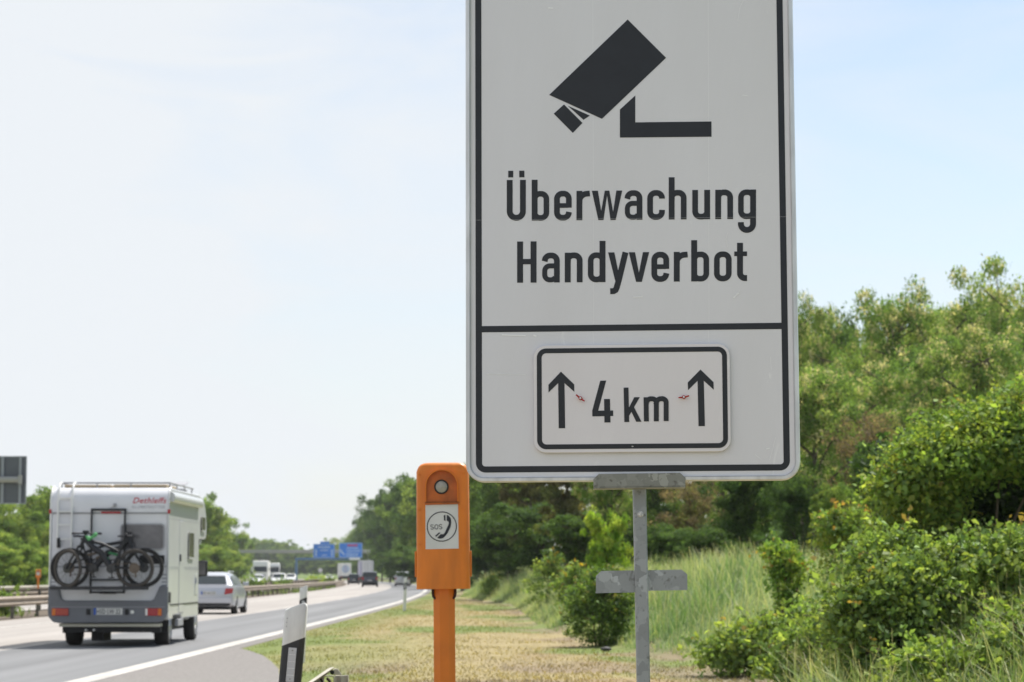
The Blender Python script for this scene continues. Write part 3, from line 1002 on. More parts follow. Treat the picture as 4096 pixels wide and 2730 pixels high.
    def oct_(z, r, cx):
        return [(cx + r * 1.06 * math.cos(a), 0.085 + r * math.sin(a), z) for a in np.arange(8) * PI / 4 + PI / 8]
    mb.loft([oct_(hb + 0.05, 0.0515, px), oct_(-0.45, 0.0515, px)])
    mb.build('post', 'orange_post', t, smooth=True, angle=20, bevel=0.006)
    return t


pp0 = at(1783, 2357, 11.4)
ph = emergency_phone('orange emergency telephone column with white sos plate beside the big sign', (pp0.x, 11.4, pp0.z - 1.14))
ph.rotation_euler = (0, math.radians(-0.55), math.radians(1.0))
e2 = dup(ph, (xat(153, 150), 150, 0.22), 0.2, 'small distant orange emergency telephone column left beyond the far guardrail')
e2.rotation_euler = (0, 0, math.radians(10)); e2.scale = (1.25, 1.0, 0.86)


# ------------------------------------------------------------------ delineator posts
def delineator(label, loc, group):
    t = thing('delineator_post', label, 'delineator post', loc, 0, group)
    w, zt, zl = 0.059, 1.05, 1.005

    def sec(z, xl, xr):
        return [(xl, 0.0, z), (xl + 0.012, -0.012, z), (xr - 0.016, -0.016, z), (xr - 0.004, -0.010, z), (xr, 0.004, z), (xr - 0.006, 0.05, z), ((xl + xr) / 2, 0.085, z), (xl + 0.012, 0.045, z)]

    def ztop(x, base):
        f = (x + w) / (2 * w)
        v = base - 0.048 * (1 - f)
        return v - 0.020 * sm(0.84, 1.0, f) ** 2

    def shell(z0, z1, slope0, slope1, m, name):
        mb = MB()
        k = 12
        ringsA = []
        base_sec = sec(0, -w, w)
        # refine front edge so the slanted top follows a curve
        pts = []
        for i in range(len(base_sec)):
            a, b = Vector(base_sec[i]), Vector(base_sec[(i + 1) % len(base_sec)])
            for s in range(4):
                pts.append(a.lerp(b, s / 4))
        lo = [(p.x, p.y, (z0 - slope0 * (1 - (p.x + w) / (2 * w)))) for p in pts]
        hi = [(p.x, p.y, ztop(p.x, z1) if slope1 == 'top' else z1 - slope1 * (1 - (p.x + w) / (2 * w))) for p in pts]
        mid = [(p[0], p[1], p[2] - 0.012) for p in hi]
        if slope1 == 'top':
            cx, cy = 0.0, 0.03
            hi2 = [(cx + (p[0] - cx) * 0.90, cy + (p[1] - cy) * 0.8, p[2]) for p in hi]
            mb.loft([lo, mid, hi2])
        else:
            mb.loft([lo, hi])
        return mb.build(name, m, t, smooth=True, angle=45)
    shell(-0.3, 0.62, 0.0, 0.055, 'white_plastic', 'lower_shaft')
    shell(0.62, 0.865, 0.055, 0.055, 'black_plastic', 'black_band')
    shell(0.865, 1.05, 0.055, 'top', 'white_plastic', 'top_shaft')
    mb = MB(); mb.box(-0.021, 0.021, -0.0195, -0.012, 0.628, 0.806)
    rf = mb.build('reflector', 'reflector', t, bevel=0.001)
    mb = MB()
    for k in range(1, 5):
        z = 0.628 + 0.178 * k / 5
        mb.box(-0.0205, 0.0205, -0.0206, -0.0196, z - 0.0009, z + 0.0009)
    for x in (-0.0202, 0.0192):
        mb.box(x, x + 0.001, -0.0206, -0.0196, 0.629, 0.805)
    mb.build('reflector_rib', 'reflector_rib', rf)
    mb = MB()
    for z in (0.792, 0.644):
        mb = MB(); mb.disc((0.0, -0.0195, z), (0, -1, 0), 0.0035, 0.002, 10)
        mb.build('screw', 'rail_inside', rf)
    mb = MB()
    for k in range(3):
        mb.disc((-0.043, -0.0118, 0.955 - 0.021 * k), (0, -1, 0), 0.0022, 0.002, 8)
    mb.build('drill_hole', 'chassis_black', t)
    return t


GD = 'delineator posts along the right edge'
Y1 = 12.7
bp = at(1176, 2730, Y1)
d1 = delineator('nearest white delineator post with black band, leaning right, beside the lay-by', (0, 0, 0), GD)
tp = at(1198, 2406, Y1)
lean = math.radians(4.6)
d1.location = (tp.x - 1.05 * math.sin(lean) - 0.012, Y1, tp.z - 1.047 * math.cos(lean))
d1.rotation_euler = (0, lean, 0)
for px, py, Y, lb in ((1208, 2342, 38.0, 'second delineator post standing just behind the nearest leaning one'), (1619, 2309, 89.0, 'far delineator post in front of the grey off-road car')):
    p = at(px, py, Y)
    dd = dup(d1, (p.x, Y, p.z - 1.045), 0, lb)
    dd.rotation_euler = (0, math.radians(1.5), 0)

# ------------------------------------------------------------------ guardrails
WB = [(-0.155, 0.0), (-0.125, -0.045), (-0.06, -0.080), (-0.035, -0.045), (0.0, -0.010), (0.035, -0.045), (0.06, -0.080), (0.125, -0.045), (0.155, 0.0)]


def rail_beam(mb, path, ztop, face=-1, th=0.004):
    """W profile swept along (x,y) points; face -1 bulges to -x, +1 to +x"""
    prof = [(0.35, z) for z in ()]
    # profile (out, z): double-wave
    P = [(0.0, 0.0), (0.012, -0.02), (0.078, -0.055), (0.080, -0.085), (0.012, -0.13), (0.010, -0.18), (0.080, -0.225), (0.078, -0.255), (0.012, -0.29), (0.0, -0.31)]
    outer = P; inner = [(o - th * 2, z) for o, z in P[::-1]]
    rings = []
    for i, (x, y) in enumerate(path):
        a = Vector(path[min(i + 1, len(path) - 1)]) - Vector(path[max(0, i - 1)]); a.normalize()
        nrm = Vector((-a.y, a.x)) * (-face)
        zt = ztop(y) if callable(ztop) else ztop
        rings.append([(x + nrm.x * o, y + nrm.y * o, zt + z) for o, z in outer + inner])
    mb.loft(rings)


def guardrail(name, label, path, ztop, m, faces=(1,), step=4.0, group=None, zbase=0.0):
    t = thing(name, label, 'guardrail', (path[0][0], path[0][1], 0), 0, group)
    offv = Vector((path[0][0], path[0][1], 0))
    for fc in faces:
        mb = MB(); rail_beam(mb, path, ztop, fc)
        mb.build('rail_beam', m, t, off=offv, smooth=True, angle=25)
    d = 0.0
    last = Vector(path[0]); cnt = 0
    for i in range(1, len(path)):
        p = Vector(path[i])
        d += (p - last).length; last = p
        if d >= step and cnt < 60:
            d = 0; cnt += 1
            mb = MB(); zt = ztop(p.y) if callable(ztop) else ztop
            mb.box(p.x - 0.05 - faces[0] * 0.06, p.x + 0.05 - faces[0] * 0.06, p.y - 0.03, p.y + 0.03, zbase - 0.3, zt - 0.04)
            mb.build('rail_post', 'rail_inside', t, off=offv)
    return t


def cpath(xo, y0, y1, n):
    return [(xo + off(y), y) for y in np.linspace(y0, y1, n)]


guardrail('median_guardrail', 'long dusty guardrail along the left edge of the near carriageway', cpath(-15.55, 40, 420, 191), 0.70, 'rail_dusty', (1,), 4.0)
guardrail('median_guardrail', 'second guardrail behind the first one, edging the oncoming carriageway', cpath(-18.3, 40, 420, 191), 0.84, 'rail_dusty', (-1,), 6.0)
guardrail('roadside_guardrail', 'guardrail beyond the oncoming carriageway below the left trees', cpath(-28.9, 60, 420, 91), 0.72, 'rail_steel', (1,), 8.0)
guardrail('roadside_guardrail', 'distant guardrail on the outside of the curve behind the grey off-road car', cpath(-3.9, 250, 620, 124), 0.72, 'rail_steel', (-1,), 8.0)

# near rail end (runs from below the frame to the end at 15.8 m)
t = thing('guardrail_end', 'bent end of a steel guardrail behind the nearest delineator post', 'guardrail', (-1.2, 12.0, 0))
ov = Vector((-1.2, 12.0, 0))
mb = MB()
e0, e1 = at(1215, 2752, 13.9), at(1336, 2669, 15.4)
dirv = (e1 - e0)
st = e0 - dirv * 3.2
# top flange (lit look put into a lighter colour than the web) as a thin folded plate, back web hanging below
w1 = Vector((-0.030, 0.0, -0.004)); th = Vector((0, 0, -0.006))
mb.add([st, e1, e1 + w1, st + w1, st + th, e1 + th, e1 + w1 + th, st + w1 + th], [(0, 1, 2, 3), (7, 6, 5, 4), (0, 4, 5, 1), (1, 5, 6, 2), (2, 6, 7, 3), (3, 7, 4, 0)])
mb.build('rail_flange', 'rail_steel', t, off=ov, bevel=0.002)
mb = MB()
prof = [(0.0, 0.0), (0.01, -0.02), (0.05, -0.055), (0.052, -0.085), (0.012, -0.13), (0.01, -0.18), (0.05, -0.225), (0.052, -0.255), (0.012, -0.29), (0.0, -0.31)]
rings = []
for c in (st, e1):
    rings.append([c + Vector((-0.016 - o, 0, z - 0.006)) for o, z in prof] + [c + Vector((-0.010 - o, 0, z - 0.006)) for o, z in prof[::-1]])
mb.loft(rings)
mb.build('rail_beam', 'rail_inside', t, off=ov, smooth=True, angle=25)
mb = MB()
g = lambda x, y, Y: at(1160 + x / 7.353, 2600 + y / 7.354, Y)
pl4 = [g(1320, 545, 15.4), g(1405, 565, 15.42), g(1535, 745, 15.45), g(1290, 745, 15.40), g(1190, 640, 15.36)]
mb.add(pl4 + [p + Vector((0, 0.012, 0)) for p in pl4], [(0, 1, 2, 3, 4), (9, 8, 7, 6, 5)] + [(i, (i + 1) % 5, 5 + (i + 1) % 5, 5 + i) for i in range(5)])
mb.build('end_plate', 'rail_steel', t, off=ov, bevel=0.003)
mb = MB()
a, b = g(1318, 765, 15.1), g(1712, 752, 15.1)
wv = b - a
sec = [a + wv * s + Vector((0, 0.012 * math.sin(s * PI * 3), 0)) for s in np.linspace(0, 1, 13)]
rings = [[p + Vector((0, 0, 0)) for p in sec] + [p + Vector((0, 0.05, 0)) for p in sec[::-1]], [Vector((p.x, p.y, -0.1)) for p in sec] + [Vector((p.x, p.y + 0.05, -0.1)) for p in sec[::-1]]]
mb.loft(rings)
mb.build('end_post', 'rail_steel', t, off=ov, smooth=True, angle=25)
mb = MB()
c1, c2, c3 = g(1040, 775, 14.95), g(1290, 770, 14.95), g(1300, 980, 14.95)
mb.tube([c1, g(1200, 762, 14.95), g(1275, 772, 14.95), g(1296, 810, 14.95), c3], 0.004, 8)
mb.build('strap', 'rail_steel', t, off=ov, smooth=True)
mb = MB()
mb.tube([g(900, 800, 15.0), g(915, 880, 15.0), g(960, 960, 15.0)], 0.007, 8)
mb.tube([g(1080, 830, 15.05), g(1150, 900, 15.05), g(1180, 960, 15.05)], 0.009, 8)
mb.build('cable_loop', 'rust_dark', t, off=ov, smooth=True)
mb = MB()
mb.disc(g(1240, 665, 15.35), (0, -1, 0), 0.014, 0.006, 12)
mb.build('bolt_hole', 'chassis_black', t, off=ov)
# ------------------------------------------------------------------ motorhome
def wheel(parent, x, y, r, w, name='wheel', tyre='tyre', rim='rim_metal', z=None):
    z = r if z is None else z
    mb = MB()
    prof = [(-w / 2, r * 0.70), (-w / 2, r * 0.93), (-w * 0.36, r), (w * 0.36, r), (w / 2, r * 0.93), (w / 2, r * 0.70)]
    n = 24
    mb.loft([[(x + px, y + rr * math.cos(2 * PI * i / n), z + rr * math.sin(2 * PI * i / n)) for i in range(n)] for px, rr in prof], cap=True)
    o = mb.build(name, tyre, parent, smooth=True, angle=40)
    s = 1 if x > 0 else -1
    mb = MB()
    xo = x + s * w / 2
    mb.loft([[(xo + d, y + rr * math.cos(2 * PI * i / n), z + rr * math.sin(2 * PI * i / n)) for i in range(n)] for d, rr in ((s * 0.002, r * 0.66), (s * 0.010, r * 0.62), (-s * 0.03, r * 0.50), (s * 0.0, r * 0.18), (s * 0.008, r * 0.10))])
    for k in range(5):
        a = 2 * PI * k / 5
        mb.cyl((xo - s * 0.012, y + r * 0.1 * math.cos(a), z + r * 0.1 * math.sin(a)), (xo - s * 0.004, y + r * 0.58 * math.cos(a), z + r * 0.58 * math.sin(a)), r * 0.07, r * 0.06, 6)
    mb.build('rim', rim, o, smooth=True)
    return o


def number_plate(parent, xc, y, zc, w, h, txt, face=-1):
    mb = MB(); mb.box(xc - w / 2, xc + w / 2, min(y, y + face * 0.008), max(y, y + face * 0.008), zc - h / 2, zc + h / 2)
    p = mb.build('number_plate', 'plate_white', parent)
    yy = y + face * 0.010
    mb = MB()
    a, b = (xc - w / 2, xc - w / 2 + w * 0.085)
    if face > 0: a, b = (xc + w / 2 - w * 0.085, xc + w / 2)
    mb.add([(a, yy, zc - h / 2), (b, yy, zc - h / 2), (b, yy, zc + h / 2), (a, yy, zc + h / 2)], [(0, 1, 2, 3)])
    mb.build('country_band', 'plate_blue', p)
    if txt:
        vs, fs, x0, x1 = text_polys(txt, 1.0, 0, 0.01, 1.05)
        k = w * 0.83 / (x1 - x0); kh = h * 0.72 / 0.73
        mb = MB(); mb.add([(xc - w * 0.40 + (v[0] - x0) * k, yy, zc - h * 0.36 + v[1] * kh) for v in vs], fs)
        mb.build('lettering', 'ink_black', p)
    return p


MH = Vector((-7.667, 46.2, 0))
mh = thing('motorhome', 'white alcove motorhome carrying two bicycles on its rear rack', 'motorhome', MH)


def r2(zx, zy): return ((zx - 590) / 469.0, 1.35 + (900 - zy) / 469.0)


hw = 1.125
mb = MB()
prof = [(0.0, 0.62), (0.0, 2.60), (0.012, 2.76), (0.05, 2.88), (0.12, 2.965), (0.22, 3.01), (0.40, 3.02), (4.4, 3.03), (5.0, 2.985), (5.4, 2.86), (5.64, 2.66), (5.74, 2.42), (5.72, 2.20), (5.6, 2.115), (4.52, 2.10), (4.5, 2.05), (4.5, 0.50), (2.0, 0.50), (1.9, 0.58), (0.75, 0.58), (0.66, 0.50), (0.25, 0.50)]
mb.prism(prof, lambda a, b, d: (d, a, b), -hw, hw)
body = mb.build('body', 'camper_white', mh, bevel=0.03, bseg=3)
# rear wall panel (hammered sheet) and top cap
mb = MB()
mb.box(-hw + 0.03, hw - 0.03, -0.014, 0.004, 0.86, 2.525)
mb.build('rear_wall', 'camper_rear', mh, bevel=0.006)
mb = MB()
rings = []
capprof = [(-0.022, 2.545), (-0.024, 2.70), (-0.006, 2.80), (0.03, 2.885), (0.10, 2.965), (0.2, 3.018)]
mb.loft([[(x, a, b) for x in (-hw - 0.004, -hw + 0.03, hw - 0.03, hw + 0.004)] for a, b in capprof], cap=False, closed=False)
mb.build('rear_top_cap', 'camper_rear', mh, smooth=True)
mb = MB()
mb.box(-hw - 0.004, hw + 0.004, -0.028, 0.0, 2.515, 2.533)
mb.build('seam_strip', 'trim_grey', mh)
for sg in (-1, 1):
    mb = MB()
    pth = [(sg * (hw - 0.005), -0.012, 1.13), (sg * (hw - 0.005), -0.014, 2.6), (sg * (hw - 0.005), -0.004, 2.80), (sg * (hw - 0.005), 0.05, 2.90), (sg * (hw - 0.005), 0.13, 2.985), (sg * (hw - 0.005), 0.3, 3.035)]
    mb.tube(pth, 0.022, 8)
    mb.build('corner_trim', 'camper_white' if sg > 0 else 'ladder_white', mh, smooth=True)
    mb = MB(); x0 = sg * (hw + 0.0)
    mb.box(min(x0 - 0.02, x0 + sg * 0.03), max(x0 + 0.02, x0 + sg * 0.03), -0.05, 0.0, 2.52, 2.60)
    mb.build('marker_lamp', 'lamp_red', mh, bevel=0.008)
# stripes
mb = MB(); zs = r2(0, 822)[1]
mb.box(-hw + 0.03, hw - 0.03, -0.0165, -0.013, zs - 0.009, zs + 0.011)
for z in r2(0, 895)[1], r2(0, 928)[1], r2(0, 960)[1], r2(0, 990)[1]:
    mb.box(hw - 0.115, hw - 0.028, -0.0165, -0.013, z - 0.014, z + 0.014)
    mb.box(-hw + 0.03, -hw + 0.115, -0.0165, -0.013, z - 0.012, z + 0.012)
mb.build('stripes', 'ink_grey', mh)
mb = MB()
for z0, z1 in ((1.50, 1.512), (1.468, 1.476)):
    mb.box(hw - 0.001, hw + 0.002, 0.05, 4.48, z0, z1)
mb.box(hw - 0.001, hw + 0.002, 0.05, 4.48, 2.43, 2.436)
mb.build('side_stripes', 'ink_grey', mh)
# rear window, louvre
mb = MB()
x0, z0 = r2(695, 670); x1, z1 = r2(1078, 447)
mb.prism(rrect(x0, z0, x1, z1, 0.07), lambda a, b, d: (a, d, b), -0.040, -0.012)
w = mb.build('rear_window', 'glass_camper', mh, smooth=True, angle=40)
mb = MB()
ring_face(mb, rrect(x0 - 0.014, z0 - 0.014, x1 + 0.014, z1 + 0.014, 0.08), rrect(x0 + 0.012, z0 + 0.012, x1 - 0.012, z1 - 0.012, 0.06), lambda a, b: (a, -0.0415, b))
mb.build('frame', 'trim_grey', w)
mb = MB()
x0, z0 = r2(862, 800); x1, z1 = r2(1085, 722)
mb.box(x0, x1, -0.03, -0.010, z0, z1)
for k in range(5):
    z = z0 + (z1 - z0) * (k + 0.5) / 5
    mb.box(x0 + 0.01, x1 - 0.01, -0.036, -0.028, z - 0.006, z + 0.002)
mb.build('vent_louvre', 'chassis_black', mh)
# grey bumper
mb = MB()
out = [(-1.135, 1.14), (-0.945, 1.145), (-0.905, 0.99), (-0.875, 0.90), (-0.82, 0.872), (0.82, 0.868), (0.875, 0.90), (0.915, 0.99), (0.985, 1.15), (1.135, 1.15)]
rgt = [(1.14, 0.66), (1.11, 0.56), (1.03, 0.475), (0.93, 0.455), (-0.93, 0.445), (-1.04, 0.47), (-1.12, 0.56), (-1.14, 0.66)]
mb.prism(out + rgt, lambda a, b, d: (a, d, b), -0.075, 0.02)
bump = mb.build('bumper', 'camper_grey', mh, bevel=0.02, bseg=3)
mb = MB(); mb.box(-1.08, 1.09, -0.082, -0.07, 0.745, 0.757)
mb.build('bumper_crease', 'trim_grey', bump)
mb = MB()
mb.box(-0.94, 0.98, 0.03, 0.35, 0.375, 0.435)
mb.build('rear_sill', 'camper_cream', mh, bevel=0.01)
mb = MB()
mb.box(-0.82, 0.82, 0.5, 4.8, 0.26, 0.50)
mb.box(-0.80, 0.98, 0.12, 0.26, 0.27, 0.40)
mb.box(-0.40, -0.17, 0.5, 1.4, 0.10, 0.30)
mb.build('chassis', 'chassis_black', mh)
for x in (r2(392, 0)[0], r2(463, 0)[0]):
    mb = MB(); mb.tube([(x, 0.0, 0.315), (x, 0.5, 0.32)], 0.022, 10)
    mb.build('exhaust_pipe', 'bolt_steel', mh)
for (xa, xb), sw in (((95, 243), 1), ((925, 1072), -1)):
    x0, z0 = r2(xa, 1258); x1, z1 = r2(xb, 1192)
    mb = MB(); mb.box(x0, x1, -0.10, -0.07, z0, z1)
    xm = x0 + (x1 - x0) * 0.22 if sw > 0 else x1 - (x1 - x0) * 0.22
    tl = mb.build('tail_light', 'lamp_red', mh, bevel=0.008)
    mb = MB(); mb.box(*((x0 + 0.004, xm) if sw > 0 else (xm, x1 - 0.004)), -0.104, -0.098, z0 + 0.006, z1 - 0.006)
    mb.build('indicator', 'lamp_orange', tl)
    if sw < 0:
        mb = MB(); mb.box(x0 + 0.003, x0 + 0.045, -0.104, -0.098, z0 + 0.006, z1 - 0.006)
        mb.build('reversing_lamp', 'lamp_white', tl)
    else:
        mb = MB()
        for k in range(1, 4):
            z = z0 + (z1 - z0) * k / 4
            mb.box(xm, x1 - 0.004, -0.1035, -0.0995, z - 0.003, z + 0.003)
        mb.build('lamp_rib', 'lamp_orange', tl)
x0, z0 = r2(467, 1250); x1, z1 = r2(722, 1190)
number_plate(mh, (x0 + x1) / 2, -0.076, (z0 + z1) / 2, x1 - x0, 0.125, 'HSD LW 22')
for xa in (418, 760):
    x, z = r2(xa, 1225)
    mb = MB(); mb.box(x - 0.035, x + 0.035, -0.10, -0.07, z - 0.055, z + 0.055)
    mb.build('tow_bracket', 'chassis_black', mh, bevel=0.006)
x, z = r2(810, 1225)
mb = MB(); mb.disc((x, -0.072, z), (0, -1, 0), 0.035, 0.02, 16)
mb.build('socket_cap', 'lamp_white', mh)
# ladder
mb = MB()
lx = [r2(135, 0)[0], r2(258, 0)[0]]
for x in lx:
    mb.tube([(x, -0.085, 1.86), (x, -0.095, 2.5), (x, -0.085, 2.78), (x, -0.03, 2.98), (x, 0.10, 3.10), (x, 0.35, 3.12)], 0.019, 8)
    mb.tube([(x, -0.09, 1.92), (x, 0.0, 1.92)], 0.012, 6); mb.tube([(x, -0.09, 2.55), (x, 0.0, 2.55)], 0.012, 6)
for zy in (335, 452, 578, 215):
    z = r2(0, zy)[1]
    mb.box(lx[0], lx[1], -0.11 + (0.06 if zy < 220 else 0), -0.075 + (0.06 if zy < 220 else 0), z - 0.012, z + 0.016)
mb.build('ladder', 'ladder_white', mh, smooth=True)
mb = MB(); x, z = r2(145, 610)
mb.box(x - 0.03, x + 0.028, -0.13, -0.06, z - 0.10, z + 0.09)
mb.build('ladder_lock', 'chassis_black', mh, bevel=0.01)
# roof rail, load, hatches
mb = MB()
mb.tube([(-hw + 0.15, 0.28, 3.115), (hw - 0.02, 0.28, 3.115), (hw - 0.02, 3.6, 3.12)], 0.016, 8)
mb.tube([(-hw + 0.12, 0.28, 3.115), (-hw + 0.12, 3.6, 3.12)], 0.016, 8)
for x in (-hw + 0.15, -0.3, 0.35, hw - 0.03):
    mb.tube([(x, 0.28, 3.0), (x, 0.28, 3.115)], 0.014, 6)
for y in (1.2, 2.3, 3.4):
    for x in (-hw + 0.12, hw - 0.02):
        mb.tube([(x, y, 3.0), (x, y, 3.12)], 0.014, 6)
mb.build('roof_rail', 'trim_grey', mh, smooth=True)
mb = MB()
mb.box(-0.95, -0.05, 0.4, 2.4, 3.03, 3.085); mb.box(0.0, hw - 0.1, 0.38, 1.8, 3.03, 3.09)
mb.build('roof_load', 'roof_tan', mh, bevel=0.015)
mb = MB()
mb.box(0.55, 1.0, 2.9, 3.5, 3.03, 3.10); mb.add([(0.5, 3.0, 3.16), (1.02, 3.0, 3.16), (1.02, 3.65, 3.24), (0.5, 3.65, 3.24), (0.5, 3.0, 3.18), (1.02, 3.0, 3.18), (1.02, 3.65, 3.26), (0.5, 3.65, 3.26)], [(0, 3, 2, 1), (4, 5, 6, 7), (0, 1, 5, 4), (1, 2, 6, 5), (2, 3, 7, 6), (3, 0, 4, 7)])
mb.build('roof_hatch', 'trim_grey', mh, bevel=0.01)
# lettering on the top cap
x0, z0 = r2(795, 258); x1, z1 = r2(1096, 205)
vs, fs, a, b = text_polys('Dethleffs', 1.0, 0.28, 0.008, 1.06)
k = (x1 - x0) / (b - a)
mb = MB(); mb.add([(x0 + (v[0] - a) * k, -0.0265 + max(0, (z0 + v[1] * 0.155 - 2.72)) * 0.20, z0 + v[1] * 0.155) for v in vs], fs)
mb.build('red_lettering', 'ink_red', mh)
x0, z0 = r2(790, 304); x1, z1 = r2(1085, 280)
vs, fs, a, b = text_polys('GLOBETROTTER', 1.0, 0.0, 0.0, 1.25)
k = (x1 - x0) / (b - a)
mb = MB(); mb.add([(x0 + (v[0] - a) * k, -0.0262, z0 + v[1] * 0.075) for v in vs], fs)
mb.build('grey_lettering', 'ink_grey', mh)
mb = MB(); x0, z0 = r2(515, 352); x1, z1 = r2(692, 333)
mb.box(x0, x1, -0.05, -0.01, z0, z1)
mb.build('brake_light', 'lamp_red', mh, bevel=0.008)
x, z = r2(638, 270)
mb = MB(); mb.box(x - 0.03, x + 0.02, -0.08, -0.02, z - 0.03, z + 0.02); mb.tube([(x, -0.05, z - 0.03), (x - 0.1, -0.05, z - 0.08), (x - 0.15, -0.05, z - 0.08)], 0.006, 6)
mb.build('rear_camera', 'trim_grey', mh)
# side: door, windows, awning, hatches, stripe
X = hw
mb = MB(); mb.box(X - 0.01, X + 0.008, 1.50, 2.15, 0.62, 2.42)
door = mb.build('door', 'camper_white', mh, bevel=0.012)
mb = MB(); mb.box(X + 0.008, X + 0.03, 1.54, 1.64, 1.62, 1.76)
mb.build('door_handle', 'chassis_black', door, bevel=0.008)
mb = MB(); ring_face(mb, [(1.485, 0.6), (2.165, 0.6), (2.165, 2.44), (1.485, 2.44)], [(1.5, 0.62), (2.15, 0.62), (2.15, 2.42), (1.5, 2.42)], lambda a, b: (X + 0.0045, a, b))
mb.build('door_frame', 'trim_grey', door)
for (y0, y1, z0, z1) in ((2.78, 3.55, 1.70, 2.22), (4.75, 5.35, 2.28, 2.58)):
    mb = MB(); mb.prism(rrect(y0, z0, y1, z1, 0.06), lambda a, b, d: (d, a, b), X - 0.01, X + 0.025)
    w = mb.build('side_window', 'glass_camper_side', mh, smooth=True, angle=40)
    mb = MB(); ring_face(mb, rrect(y0 - 0.03, z0 - 0.03, y1 + 0.03, z1 + 0.03, 0.08), rrect(y0 + 0.015, z0 + 0.015, y1 - 0.015, z1 - 0.015, 0.05), lambda a, b: (X + 0.0265, a, b))
    mb.build('frame', 'camper_white', w)
mb = MB()
rings = [[(X + x, y, z) for x, z in ((0.0, 2.76), (0.07, 2.74), (0.10, 2.79), (0.10, 2.88), (0.06, 2.94), (0.0, 2.95))] for y in (0.08, 4.4)]
mb.loft(rings)
mb.build('awning_case', 'camper_white', mh, bevel=0.01)
mb = MB(); mb.box(X - 0.004, X + 0.010, 0.30, 4.46, 0.775, 0.80)
mb.build('side_moulding', 'chassis_black', mh)
mb = MB(); mb.box(X - 0.004, X + 0.012, 0.10, 0.36, 0.83, 1.03)
mb.build('service_flap', 'chassis_black', mh, bevel=0.006)
mb = MB(); mb.box(X - 0.004, X + 0.010, 3.9, 4.35, 0.95, 1.38)
mb.build('storage_flap', 'camper_white', mh, bevel=0.008)
mb = MB(); mb.box(X + 0.0, X + 0.03, 3.92, 4.0, 1.18, 1.30)
mb.build('flap_latch', 'ink_grey', mh)
mb = MB(); mb.box(X - 0.06, X + 0.004, 1.45, 2.2, 0.36, 0.50)
mb.build('door_step', 'trim_grey', mh, bevel=0.01)
# cab
mb = MB()
cp = [(4.5, 0.42), (4.5, 2.09), (4.85, 2.09), (5.35, 1.48), (5.75, 1.22), (5.88, 0.98), (5.9, 0.42)]
mb.prism(cp, lambda a, b, d: (d, a, b), -0.93, 0.93)
mb.build('cab', 'camper_white', mh, bevel=0.05, bseg=3)
mb = MB(); mb.add([(-0.82, 4.88, 2.06), (0.82, 4.88, 2.06), (0.84, 5.33, 1.515), (-0.84, 5.33, 1.515)], [(0, 1, 2, 3)])
mb.T = None
for i in range(4):
    v = mb.v[i]; mb.v[i] = (v[0], v[1] + 0.012, v[2] + 0.012)
mb.build('windscreen', 'glass_dark', mh)
for sg in (-1, 1):
    mb = MB(); mb.add([(sg * 0.935, 4.6, 1.45), (sg * 0.935, 5.25, 1.45), (sg * 0.935, 4.85, 2.02), (sg * 0.935, 4.6, 2.02)], [(0, 1, 2, 3)])
    mb.build('cab_window', 'glass_dark', mh)
    mb = MB()
    mb.box(sg * 1.10 - 0.10, sg * 1.10 + 0.10, 5.32, 5.44, 1.33, 1.66)
    mi = mb.build('wing_mirror', 'chassis_black', mh, bevel=0.03, bseg=3)
    mb = MB(); mb.tube([(sg * 0.91, 5.4, 1.36), (sg * 1.06, 5.38, 1.34)], 0.03, 8)
    mb.build('mirror_arm', 'chassis_black', mi)
    mb = MB(); mb.box(sg * 1.09 - 0.075, sg * 1.09 + 0.075, 5.312, 5.319, 1.36, 1.63)
    mb.build('mirror_glass', 'glass_camper', mi)
for x in (-0.86, 0.86):
    wheel(mh, x, 1.28, 0.335, 0.27, tyre='tyre')
for x in (-0.90, 0.92):
    wheel(mh, x, 4.85, 0.335, 0.22)
for sg in (-1, 1):
    mb = MB(); mb.box(sg * 0.86 - 0.16, sg * 0.86 + 0.16, 0.84, 0.86, 0.24, 0.56)
    mb.build('mud_flap', 'chassis_black', mh)
# bike rack
mb = MB()
ux = [r2(435, 0)[0], r2(732, 0)[0]]
zt_, zb_ = r2(0, 316)[1], r2(0, 1062)[1]
for x in ux:
    mb.tube([(x, -0.02, zt_), (x, -0.075, zt_ - 0.03), (x, -0.09, zt_ - 0.2), (x, -0.09, zb_)], 0.021, 8)
    mb.tube([(x, -0.09, r2(0, 1005)[1]), (x, -0.60, r2(0, 1005)[1])], 0.021, 8)
mb.tube([(ux[0] - 0.02, -0.06, zt_), (ux[1] + 0.02, -0.06, zt_)], 0.022, 8)
for zy in (940, 1052):
    z = r2(0, zy)[1]; mb.tube([(ux[0], -0.09, z), (ux[1], -0.09, z)], 0.017, 8)
rack = mb.build('bike_rack', 'rack_black', mh, smooth=True)
RZ = r2(0, 1005)[1]
for yy in (-0.24, -0.50):
    mb = MB()
    xa, xb = r2(112, 0)[0], r2(960, 0)[0]
    mb.box(xa, xb, yy - 0.04, yy + 0.04, RZ - 0.050, RZ - 0.010)
    mb.box(xa, xb, yy - 0.045, yy - 0.036, RZ - 0.010, RZ + 0.016); mb.box(xa, xb, yy + 0.036, yy + 0.045, RZ - 0.010, RZ + 0.016)
    mb.build('wheel_channel', 'rack_black', rack)
mb = MB(); mb.box(r2(520, 0)[0], r2(660, 0)[0], -0.14, -0.02, r2(0, 1065)[1], r2(0, 1050)[1])
mb.build('rack_foot', 'chassis_black', rack)


